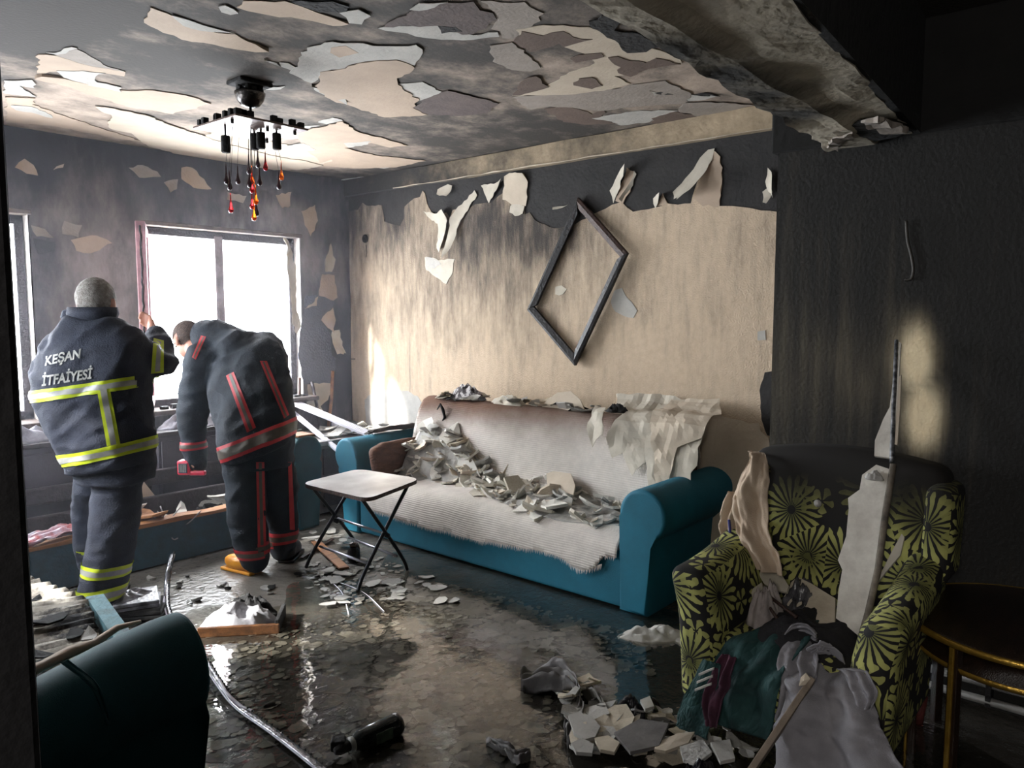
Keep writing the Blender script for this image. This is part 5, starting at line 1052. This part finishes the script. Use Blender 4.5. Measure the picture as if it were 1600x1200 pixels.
for (x, y, d, dr2, mm, lab) in ((384,872,-.02, -RT*.85+FH*.5, m_oboot, 'orange-yellow boot toe'), (441,858,.2, FH, m_boot, None)):
    bm = bmesh.new(); a = atd(x+8, y, D2+d); a.z = 0; dd = V(dr2).normalized(); M_ = MX((dd.cross(V((0,0,1))), dd, V((0,0,1)))).transposed()
    ball(bm, a+V((0,0,.052))+dd*.10, (.052,.125,.050), M_); limb(bm, [a+V((0,0,.06)), a+V((0,0,.13))], [.052,.06]); bb = remesh('boot', bm, .009, mm, pB, smooth=3)
    if lab: bb['label'] = lab
    T = MX.Translation(a) @ M_.to_4x4(); box('sole', (-.05,-.04,.0), (.05,.22,.02), mm, bb, .008, M=T)
# the red hand-held device
m_pink = mat('red_device_case', (236,58,84), (200,40,66), rough=.35, bump=.03)
dv = tag(empty('thermal_camera', atd(293,730,D2+.16)), 'red hand-held device held down at the window by the bending person', 'device')
Md = MX((RT, FH, V((0,0,1)))).transposed().to_4x4()
for nm, lo, hi, mm, bv in (('case', (-.055,-.03,-.045), (.02,.04,.045), m_pink, .012), ('screen_bezel', (-.042,-.036,-.03), (.01,-.028,.028), mat('device_grey', (90,90,100), (60,60,70), rough=.3), .002), ('handle', (.01,-.015,-.05), (.11,.02,-.022), m_pink, .008)):
    box(nm, lo, hi, mm, dv, bv, M=Md)
for k in range(5): box('vent_slat', (-.040+.010*k,-.040,-.024), (-.036+.010*k,-.036,.022), m_silver, dv, 0, M=Md)
# ------------------------------------------------ long broken cornice strip standing in the armchair
m_strip = mat('pale_broken_moulding', (214,210,200), (176,170,160), rough=.85, scale=14, contrast=.5, bump=.2)
def px_lean(pts, y0, x0, y1, x1): return [at(a, b, 'x', x0+(x1-x0)*(b-y0)/(y1-y0)) for a, b in pts]
st = tag(empty('broken_moulding', (3.1,.9,.4)), 'long white broken plaster strip standing upright in the armchair against the dark wall', 'moulding')
def plate(name, P, m, parent, thick=.018):
    n = (P[len(P)//3]-P[0]).cross(P[2*len(P)//3]-P[0]).normalized(); n = -n if n.x > 0 else n; N_ = len(P)
    bm = bmesh.new(); f = bm.faces.new([bm.verts.new(p) for p in P]); r = bmesh.ops.extrude_face_region(bm, geom=[f])['geom']
    for v in r:
        if isinstance(v, bmesh.types.BMVert): v.co -= n*thick
    bmesh.ops.triangulate(bm, faces=[f for f in bm.faces if len(f.verts) > 4]); o = fb(name, bm, m, parent); return o
lo_ = [(1369,726),(1393,734),(1385,775),(1376,830),(1368,880),(1362,925),(1352,965),(1342,994),(1318,974),(1306,966),(1310,925),(1316,890),(1309,875),(1322,838),(1326,795),(1325,778),(1343,765),(1347,742)]
loc(plate('lower_panel', px_lean(lo_, 720, 3.04, 1000, 2.74), m_strip, st)); 
up_ = [(1402,532),(1408,536),(1406,560),(1404,600),(1400,650),(1397,690),(1396,716),(1366,712),(1367,688),(1380,655),(1390,636),(1396,590),(1398,560)]
loc(plate('upper_strip', px_lean(up_, 530, 3.36, 720, 3.04), m_strip, st, .012))
loc(tube('metal_channel', px_lean([(1401,532),(1399,580),(1396,640),(1394,700),(1393,722)], 530, 3.345, 720, 3.02), .008, mat('perforated_metal_channel', (150,152,156), (70,72,76), rough=.4, metal=.6, scale=60, contrast=.3), st, 6))
loc(plate('edge_paper', px_lean([(1408,585),(1406,640),(1402,695),(1398,694),(1401,640),(1404,590)], 530, 3.34, 720, 3.015), m_cream, st, .006))
loc(tube('side_batten', px_lean([(1396,725),(1384,800),(1372,890),(1356,960),(1343,1005),(1334,1016)], 720, 3.02, 1010, 2.72), .012, mat('mouldy_batten', (122,112,98), (62,56,50), rough=.8, scale=20), st, 6, flat=.5))
loc(crumple('bracket_lump', (3.0,.80,.94), .03, .035, .03, m_ash, 4, parent=st))
slab('plaster_slab', None, px_lean([(1370,912),(1395,862),(1410,835),(1414,840),(1408,868),(1385,895),(1368,918)], 835, 3.05, 920, 2.95), m_paper, 'narrow white plaster piece in the armchair behind the tall white strip', thick=.008)
# ------------------------------------------------ things fallen into the armchair
slab('plaster_slab', None, px_lean([(1190,905),(1182,880),(1208,876),(1218,892),(1234,918),(1231,928),(1214,925),(1196,915)], 870, 2.98, 930, 2.85), m_paper, 'beige plaster slab inside the armchair just below the garment')
slab('plaster_slab', None, px_lean([(1222,936),(1232,922),(1236,910),(1246,901),(1268,912),(1305,935),(1304,986),(1280,984),(1254,962),(1226,945)], 900, 2.98, 990, 2.75), m_creamf, 'largest beige plaster slab lying across the armchair seat')
slab('plaster_slab', None, px_lean([(1175,925),(1192,913),(1196,938),(1180,950)], 900, 2.90, 960, 2.75), m_paper, 'small cream plaster piece by the armrest and green garment inside the armchair')
m_beige = mat('beige_cotton', (196,178,156), (168,148,128), rough=.95, scale=5, contrast=.6, bump=.15, bscale=220)
gb = tag(empty('garment', (3.0,1.28,.7)), 'beige garment hanging over the armchair side next to the sofa', 'garment')
loc(strip_cloth('cloth', [at(1180,706,'x',3.16), at(1181,712,'x',3.06), at(1176,745,'x',2.98), at(1170,785,'x',2.94), at(1178,830,'x',2.88), at(1190,860,'x',2.84), at(1203,895,'x',2.80)], [.05,.07,.13,.16,.13,.14,.10], m_beige, gb, across=V((-.25,-1,0)), nrm=V((-1,.1,.1)), folds=.9, amp=.026, seed=11, nu=30, nv=60))
loc(strip_cloth('hanging_leg', [at(1150,770,'x',2.98), at(1142,800,'x',2.96), at(1140,835,'x',2.93), at(1148,862,'x',2.90)], [.07,.09,.08,.03], m_beige, gb, across=V((-.25,-1,0)), nrm=V((-1,.1,.1)), folds=2, amp=.015, seed=5, nu=16, nv=30))
loc(tube('blue_cord', ats([(1139,812),(1141,835),(1142,852)], 'x', 2.90), .006, mat('blue_cord', (58,62,130), rough=.8), gb, 6))
tag(crumple('crumpled_bag', (2.93,1.02,.405), .11, .08, .12, mat('dark_cellophane', (110,108,112), (36,36,40), rough=.25, scale=12, contrast=.4), 21), 'crumpled dark shiny bag at the back of the armchair seat', 'bag')
tag(crumple('white_rag', (2.72,1.08,.405), .09, .06, .15, mat('white_rag_cloth', (176,166,162), (128,120,118), rough=.95), 9), 'white crumpled rag standing in the armchair seat', 'rag')
tag(crumple('black_garment', (2.72,.92,.39), .22, .19, .085, mat('black_cloth', (30,28,32), (16,15,18), rough=.9), 31), 'black garment heaped in the middle of the armchair seat', 'garment')
for k, (a, b, lab) in enumerate((((1190,930),(1215,968),'thin scorched stick poking out of the armchair seat near the beige garment'), ((1197,928),(1245,965),'thin dark stick slanting across the armchair seat'))):
    tag(tube('stick', [at(*a, 'x', 2.72), at(*b, 'x', 2.66)], .006, m_frame2, None, 6), lab, 'stick')
def knit():
    m = mat('green_quilted_cloth', (34,74,72), (18,44,46), rough=.85, scale=10, bump=0); nt = m.node_tree; N = nt.nodes
    tc = N.new('ShaderNodeTexCoord'); vo = N.new('ShaderNodeTexVoronoi'); vo.feature = 'DISTANCE_TO_EDGE'; vo.inputs['Scale'].default_value = 11; nt.links.new(tc.outputs['UV'], vo.inputs[0])
    bp = N.new('ShaderNodeBump'); bp.inputs['Strength'].default_value = 1; bp.inputs['Distance'].default_value = .01; nt.links.new(vo.outputs[0], bp.inputs['Height']); nt.links.new(bp.outputs[0], N['Principled BSDF'].inputs['Normal']); return m
m_green = knit(); m_maroon = mat('maroon_cloth', (84,42,62), (48,24,38), rough=.9)
m_str = mat('green_cloth_white_stripes', (170,176,176), (28,62,62), rough=.9, scale=2.2, contrast=.06, stretch=(1,1,16), bump=0)
tag(strip_cloth('green_garment', [at(1245,965,'x',2.82), at(1215,990,'x',2.62), at(1178,1030,'x',2.47), at(1160,1075,'x',2.43), at(1146,1140,'x',2.42)], [.18,.24,.26,.26,.24], m_green, None, across=V((-.1,-1,.12)), nrm=V((-.8,0,.5)), folds=2.2, amp=.018, seed=2, nu=30, nv=50), 'dark green quilted garment hanging over the front of the armchair', 'garment')
tag(strip_cloth('striped_cloth', [at(1112,1034,'x',2.40), at(1100,1075,'x',2.375), at(1088,1110,'x',2.37), at(1080,1145,'x',2.37)], [.07,.10,.13,.13], m_green, None, across=V((-.1,-1,0)), nrm=V((-1,0,.2)), folds=1, amp=.008, seed=6), 'green cloth panel with white stripes hanging beside the maroon scarf', 'cloth')
for k, z in enumerate((1048, 1060, 1072)): tag(strip_cloth('white_ribbon', [at(1092-3*k, z+6, 'x', 2.352-.003*k), at(1116-2*k, z-4, 'x', 2.358-.003*k)], [.008,.008], m_pale, None, across=V((0,0,1)), nrm=V((-1,0,0)), folds=1, amp=.001, seed=1, nu=2, nv=6), ['topmost white ribbon stripe on the striped green cloth','middle white ribbon stripe on the striped green cloth','lowest white ribbon stripe on the striped green cloth'][k], 'ribbon')
tag(strip_cloth('maroon_scarf', [at(1140,1025,'x',2.46), at(1126,1060,'x',2.375), at(1114,1095,'x',2.36), at(1110,1135,'x',2.36)], [.05,.07,.07,.04], m_maroon, None, across=V((-.1,-1,0)), nrm=V((-1,0,.2)), folds=2, amp=.012, seed=3), 'maroon scarf hanging between the green garments on the armchair', 'scarf')
m_grey = mat('dusty_grey_jersey', (150,148,152), (108,106,112), rough=.95, scale=6, contrast=.6, bump=.15, bscale=240)
gg = tag(empty('grey_garment', (2.5,.75,.5)), 'large dusty grey garment falling over the front of the armchair beside the side table', 'garment')
loc(strip_cloth('sleeve', [at(1262,1000,'x',2.62), at(1252,1020,'x',2.52), at(1245,1045,'x',2.46), at(1240,1085,'x',2.44), at(1230,1130,'x',2.42)], [.10,.13,.12,.10,.08], m_grey, gg, across=V((-.1,-1,0)), nrm=V((-1,0,.2)), folds=2, amp=.02, seed=9, nu=26, nv=50))
loc(strip_cloth('body_panel', [at(1300,1040,'x',2.56), at(1295,1075,'x',2.45), at(1298,1110,'x',2.40), at(1305,1150,'x',2.36), at(1312,1200,'x',2.32), at(1318,1260,'x',2.28)], [.16,.24,.30,.36,.42,.46], m_grey, gg, across=V((-.1,-1,0)), nrm=V((-1,0,.25)), folds=1.6, amp=.024, seed=14, nu=34, nv=60, rag=.02))
loc(strip_cloth('waistband', [at(1262,1020,'x',2.54), at(1280,1012,'x',2.52), at(1300,1016,'x',2.53), at(1318,1030,'x',2.54)], [.05,.06,.06,.05], m_grey, gg, across=V((-.6,0,.8)), nrm=V((-.6,0,.7)), folds=4, amp=.008, seed=1, nu=20, nv=60))
loc(strip_cloth('collar_flap', [at(1318,1045,'x',2.50), at(1335,1050,'x',2.48), at(1350,1080,'x',2.44), at(1352,1108,'x',2.42)], [.05,.10,.10,.04], m_grey, gg, across=V((-.1,-.8,.3)), nrm=V((-1,0,.25)), folds=2, amp=.012, seed=12))
tag(strip_cloth('grey_rag', [at(1228,1000,'x',2.60), at(1240,985,'x',2.62), at(1262,986,'x',2.62), at(1276,996,'x',2.60)], [.03,.05,.06,.04], m_grey, None, across=V((-.4,0,.9)), nrm=V((-1,0,.3)), folds=3, amp=.01, seed=18), 'knotted grey rag at the top of the grey garment heap', 'rag')
def board(name, p, q, w_, t, m, label, cat='plank', roll=0, parts=True):
    p, q = V(p), V(q); d = q-p; L = d.length; d.normalize(); s = d.cross(V((0,0,1))).normalized(); s = MX.Rotation(R(roll), 3, d) @ s; u = s.cross(d)
    M = MX.Identity(4); M.col[0] = (*d,0); M.col[1] = (*s,0); M.col[2] = (*u,0); M.col[3] = (*p,1)
    bm = bmesh.new(); bbox(bm, (0,-w_/2,-t/2), (L,w_/2,t/2), .002, M=M)
    return tag(fb(name, bm, m), label, cat)
m_board = mat('weathered_board', (150,136,120), (108,96,84), rough=.8, scale=4, stretch=(6,6,1), contrast=.6)
board('wooden_plank', at(1268,1064,'x',2.44), at(1160,1225,'x',2.16), .085, .02, m_board, 'bare wooden plank slanting from the armchair down to the floor in front', roll=58)
slab('paint_chip', None, [at(1248,1072,'x',2.375)+V((0,dy,dz)) for dy, dz in ((0,0),(-.02,.01),(-.035,.035),(-.02,.05),(-.005,.03))], m_cream, 'small cream chip stuck on the upper end of the wooden plank', thick=.004)
# ------------------------------------------------ things on the floor
m_alu = mat('wet_aluminium_strip', (176,176,182), (40,40,44), rough=.22, metal=.7, scale=16, contrast=.35)
def ribbon_path(pts, w_, t=.004): return pts
cp_ = bez([at(270,866,'y',4.30), at(264,890,'y',4.2), at(261,915,'z',.05), at(262,950,'z',.03), at(280,990,'z',.03), at(318,1030,'z',.03), at(345,1070,'z',.03), at(372,1103,'z',.02), at(430,1145,'z',.02), at(500,1200,'z',.02), at(560,1250,'z',.02)], 8)
cst = tag(empty('curtain_track', (1.6,3.2,.02)), 'long bent shiny curtain track snaking over the wet floor', 'curtain track')
loc(tube('track', cp_, .016, m_alu, cst, 6, flat=.4)); 
gs = [tube_geo([p+V((.011,.004,.008)), p+V((.011,.004,.014))], .004, 5) for p in cp_[::1]]; o = loc(multi('slot_row', gs, m_char, cst)); o['kind'] = 'stuff'
loc(tube('track_lip', [p+V((-.018,-.006,.004)) for p in cp_[20:]], .004, m_white, cst, 4))
loc(tube('broken_side_strip', bez([at(340,1058,'z',.03), at(352,1080,'z',.05), at(372,1100,'z',.03), at(395,1112,'z',.02)], 6), .008, m_white, cst, 5, flat=.4))
# bundle of burnt papers by the standing person
bp_ = tag(empty('burnt_book', (1.66,3.86,.0)), 'burnt wet book lying beside the boots of the upright person', 'book')
for k in range(5):
    bm = bmesh.new(); M = MX.Translation((1.64,3.90,.02+.022*k)) @ MX.Rotation(R(-38+4*k), 4, 'Z') @ MX.Rotation(R(-8+3*k), 4, 'X')
    bbox(bm, (-.13+.005*k,-.09,0), (.13-.008*k,.09,.018), .004); 
    for v in bm.verts: v.co.z += .02*nz(v.co.x*9, v.co.y*9, k)
    bmesh.ops.transform(bm, matrix=M, verts=bm.verts); loc(fb('page_block', bm, mat('wet_burnt_paper', (150,150,160), (40,40,46), rough=.3, scale=14, contrast=.4) if k > 2 else m_char, bp_))
loc(crumple('foil', (1.62,3.93,.12), .12, .07, .035, mat('crumpled_silver_paper', (176,176,190), (70,70,80), rough=.3, scale=14, contrast=.4), 6, parent=bp_))
dr_ = tag(empty('broken_drawer', (1.92,3.42,0)), 'charred broken wooden drawer piece with crumpled white sheet in the puddle', 'drawer')
Md = MX.Translation((1.93,3.40,0)) @ MX.Rotation(R(-42), 4, 'Z')
loc(box('front_board', (-.19,-.10,.0), (.19,-.08,.05), mat('wet_brown_board', (132,86,48), (48,30,20), rough=.4, scale=7, stretch=(.6,4,4), contrast=.6), dr_, .004, M=Md)); loc(box('bottom', (-.19,-.09,.005), (.19,.12,.02), m_char, dr_, .004, M=Md)); loc(box('side_board', (.17,-.09,.005), (.19,.12,.07), m_char, dr_, .004, M=Md))
o = crumple('crumpled_sheet', (0,0,0), .18, .10, .10, mat('wet_crumpled_sheet', (196,194,198), (110,108,112), rough=.3, scale=8), 14, parent=dr_); o.data.transform(MX.Translation((1.92,3.42,.02)) @ MX.Rotation(R(-42), 4, 'Z')); loc(o)
o = crumple('burnt_edge', (0,0,0), .14, .06, .10, m_char, 24, parent=dr_); o.data.transform(MX.Translation((2.0,3.46,.03)) @ MX.Rotation(R(-42), 4, 'Z')); loc(o)
# spray bottle lying in the water
bt = tag(empty('bottle', (1.7,2.15,.04)), 'dark shiny spray bottle lying in the puddle', 'bottle')
a, b = at(622,1130,'z',.042), at(560,1158,'z',.042); M = MX.Translation(a) @ (b-a).to_track_quat('Z', 'Y').to_matrix().to_4x4(); LL = (b-a).length
m_bot = mat('glossy_black_bottle', (44,50,50), (14,16,18), rough=.12, scale=14, contrast=.5, bump=.02)
loc(lathe('bottle_body', [(0,0),(.030,0),(.037,.006),(.038,.02),(.038,LL*.95),(.034,LL*1.0),(.022,LL*1.12),(.018,LL*1.16),(0,LL*1.16)], m_bot, bt, 24, M=M)); loc(lathe('base_rim', [(.036,-.004),(.040,0),(.040,.012),(.037,.014)], m_chrome, bt, 24, M=M))
loc(lathe('neck_ring', [(.019,LL*1.12),(.026,LL*1.13),(.026,LL*1.22),(.018,LL*1.23)], mat('white_neck_ring', (190,190,186), (120,120,118), rough=.4), bt, 20, M=M)); loc(lathe('cap', [(0,LL*1.22),(.019,LL*1.22),(.019,LL*1.45),(.012,LL*1.55),(0,LL*1.56)], m_char, bt, 16, M=M))
c = at(531,1162,'z',.05); loc(box('trigger_head', (-.022,-.02,-.02), (.022,.03,.02), m_char, bt, .006, M=MX.Translation(c) @ MX.Rotation(.8, 4, 'Z'))); loc(tube('nozzle', [c, at(527,1175,'z',.02)], .006, m_chrome, bt, 8))
loc(box('label_patch', (-.001,-.02,0), (.001,.02,.07), mat('green_grey_label', (86,104,84), (36,44,40), rough=.4, scale=30), bt, 0, M=M @ MX.Translation((.0385,0,.05))))
# dark bottle under the folding table
jb = at(553,878,'z',.0); t = tag(empty('jar', jb), 'small dark jar standing under the folding table', 'jar'); lathe('jar_body', [(0,0),(.04,0),(.042,.02),(.038,.075),(.022,.09),(.022,.10),(0,.10)], mat('black_glass_jar', (30,32,38), (16,18,22), rough=.2), t, 18, (0,0,.0)); lathe('lid', [(0,.10),(.026,.10),(.026,.125),(0,.128)], m_chrome, t, 16)
board('wooden_plank', at(493,846,'z',.02), at(538,888,'z',.02), .06, .012, m_wood, 'orange-brown wooden lath on the floor under the folding table')
board('wooden_plank', at(520,842,'z',.015), at(470,872,'z',.015), .03, .01, m_frame2, 'thin dark lath crossing the orange-brown one under the folding table')
for k, (a, b, lab) in enumerate((((515,905),(600,955),'thin white wire lying in the puddle below the folding table'), ((505,900),(545,960),'second thin wire crossing the puddle near the folding table'))):
    tag(tube('wire', bez([at(*a,'z',.012), at((a[0]+b[0])/2+8, (a[1]+b[1])/2-6,'z',.012), at(*b,'z',.012)], 6), .0025, m_white, None, 4), lab, 'wire')
# rags and cloths
m_dgrey = mat('wet_dark_grey_cloth', (128,124,122), (62,60,60), rough=.6, scale=7, contrast=.6)
tag(strip_cloth('wet_garment', [at(815,1066,'z',.03), at(850,1055,'z',.05), at(885,1060,'z',.05), at(905,1085,'z',.05), at(900,1115,'z',.04), at(885,1150,'z',.03)], [.08,.17,.20,.21,.18,.12], m_dgrey, None, across=V((.7,.7,0)), nrm=V((0,0,1)), folds=2.5, amp=.03, seed=33, nu=30, nv=60), 'wet dark grey garment spread on the floor in front of the sofa', 'garment')
tag(strip_cloth('wet_garment', [at(905,1075,'z',.03), at(930,1085,'z',.05), at(945,1110,'z',.05), at(940,1140,'z',.03)], [.06,.10,.12,.08], mat('wet_olive_cloth', (120,116,104), (60,58,54), rough=.6, scale=7), None, across=V((.7,.7,0)), nrm=V((0,0,1)), folds=2, amp=.022, seed=35), 'wet olive grey cloth next to the dark grey garment on the floor', 'garment')
tag(strip_cloth('wet_rag', [at(760,1158,'z',.02), at(785,1168,'z',.03), at(810,1180,'z',.03), at(828,1178,'z',.02)], [.03,.06,.08,.04], m_dgrey, None, across=V((.7,.7,0)), nrm=V((0,0,1)), folds=2, amp=.016, seed=37), 'small wet dark rag alone in the puddle beyond the spray bottle', 'rag')
tag(crumple('black_bag', (2.44,1.46,.0), .14, .10, .09, mat('black_plastic_bag', (22,22,30), (10,10,14), rough=.25, bump=.1), 41), 'crumpled black plastic bag on the floor by the armchair leg', 'bag')
tag(crumple('black_bag', (2.18,1.06,.0), .11, .08, .09, mat('black_plastic_bag', (22,22,30)), 43, fold=1.4), 'crumpled black plastic bag in front of the armchair by the plank', 'bag')
tag(crumple('white_rag', (3.16,1.80,.0), .17, .08, .055, m_pale, 51, rot=-.9), 'dirty white rag on the floor at the foot of the sofa arm', 'rag')
tag(crumple('grey_rag', (3.28,1.66,.0), .12, .07, .05, m_greyf, 53), 'grey rag on the floor between the sofa arm and the armchair', 'rag')
# flat flakes, from the sofa front to the puddle
sp = scatter([(640,905),(760,930),(1000,1000),(1030,1060),(900,1040),(700,985),(600,950)], 130, .003, 1, .002) + scatter([(300,1030),(560,980),(700,1010),(640,1200),(330,1200)], 90, .002, 2, .001) + scatter([(620,1000),(880,1070),(860,1200),(640,1200)], 34, .002, 8, .001)
flakes('floor_flake', 'wet dark grey flake of ceiling paint lying flat in the puddle', 'paint flake', 'wet flakes in the puddle', sp, [mat('wet_flake', (132,127,117), (98,94,86), rough=.4), mat('wet_flake_dark', (100,95,87), (66,63,58), rough=.4)], .014, .062, tilt=.01, thick=.0015, bend=.01, nproto=24)
sp = scatter([(480,880),(600,880),(640,930),(560,960),(470,950)], 34, .012, 3, .01) + scatter([(600,905),(660,890),(720,930),(700,950),(620,940)], 14, .01, 7, .005) + scatter([(470,780),(520,800),(540,860),(480,850)], 18, .015, 4, .02)
flakes('floor_scrap', 'pale paint scrap lying on the floor around the folding table', 'paint flake', 'scraps around the folding table', sp, [m_greyf, m_ash, m_pale, m_greyf], .015, .06, tilt=.08, thick=.003, bend=.1)
sp = scatter([(880,1075),(930,1085),(960,1140),(1000,1200),(900,1200),(890,1130)], 52, .03, 5, .05) + scatter([(960,1125),(1010,1120),(1150,1165),(1170,1200),(1000,1200)], 42, .02, 6, .04)
flakes('floor_debris', 'jagged pale plaster piece in the floor pile by the armchair', 'plaster', 'plaster pieces on the floor by the armchair', sp, [m_pale, m_creamf, m_greyf, m_ash], .022, .07, tilt=.25, thick=.008)
for px_, lab, m in (([(888,1122),(905,1118),(925,1124),(938,1140),(930,1156),(915,1160),(897,1150)], 'largest white plaster piece on top of the floor pile', m_pale), ([(892,1166),(910,1158),(928,1168),(925,1182),(900,1180)], 'white plaster piece just below the largest one in the floor pile', m_pale), ([(928,1158),(950,1154),(968,1165),(960,1180),(938,1176)], 'round cream plaster piece in the floor pile', m_creamf), ([(960,1150),(1000,1128),(1045,1135),(1030,1170),(985,1180)], 'flat dark grey slab on the floor in front of the armchair leg', m_dgrey), ([(1025,1165),(1060,1150),(1085,1148),(1075,1165),(1040,1178),(1022,1175)], 'long cream plaster piece below the armchair front', m_cream), ([(1062,1172),(1098,1160),(1112,1180),(1090,1198),(1068,1192)], 'grey plaster chunk under the green garment', m_ash), ([(1110,1165),(1140,1160),(1148,1190),(1125,1195)], 'pale grey curled sheet at the foot of the plank', m_greyf), ([(1000,1098),(1015,1092),(1022,1108),(1008,1112)], 'small white plaster chip on the dark slab', m_pale)):
    slab('plaster_slab', None, [at(a, b, 'z', .085+.01*nz(a*.1, b*.1, 0)) for a, b in px_], m, lab, thick=.012)
flakes('grey_pebble', 'grey rubble chunk on the drier floor between the two people', 'rubble', 'rubble on the floor between the two people', scatter([(205,905),(340,890),(480,890),(440,925),(300,960),(210,930)], 26, .008, 9, .004), [m_greyf, m_char, m_ash], .01, .035, tilt=.2, thick=.01)

rnd = random.Random(99); gs = []
for p in scatter([(600,900),(760,925),(1000,995),(1030,1060),(900,1040),(700,985),(580,940)], 700, .0045, 21) + scatter([(300,1000),(560,960),(900,1040),(860,1200),(330,1200)], 700, .0045, 22) + scatter([(470,880),(620,870),(640,930),(520,960)], 150, .009, 23):
    n = rnd.randint(5, 7); r = .006+.022*rnd.random()**2.2; a0 = rnd.random()*6; vs = [p+V((math.cos(a0+6.283*k/n)*r*rnd.uniform(.6,1.2)*1.3, math.sin(a0+6.283*k/n)*r*rnd.uniform(.6,1.2), 0)) for k in range(n)]
    vs += [v-V((0,0,.0015)) for v in vs]; gs.append((vs, [tuple(range(n))]+[(k, (k+1) % n, n+(k+1) % n, n+k) for k in range(n)]))
tag(multi('small_flakes', gs, mat('wet_flake', (0,0,0)), None, smooth=False), 'countless tiny wet paint flakes strewn over the flooded floor', 'paint flakes', kind='stuff')
# ------------------------------------------------ thin smoke still hanging in the room by the windows
mh = bpy.data.materials.new('thin_smoke'); mh.use_nodes = True; nt = mh.node_tree; nt.nodes.clear()
o_ = nt.nodes.new('ShaderNodeOutputMaterial'); vs_ = nt.nodes.new('ShaderNodeVolumeScatter'); vs_.inputs['Density'].default_value = .017; vs_.inputs['Color'].default_value = (.86,.86,.95,1); vs_.inputs['Anisotropy'].default_value = .35; nt.links.new(vs_.outputs[0], o_.inputs['Volume'])
hz = box('smoke_haze', (XL+.02,3.5,.02), (XS-.03,YW-.02,H-.04), mh); tag(hz, 'thin bluish smoke haze hanging in the air before the windows', 'smoke', kind='stuff')
sc.cycles.volume_bounces = 0
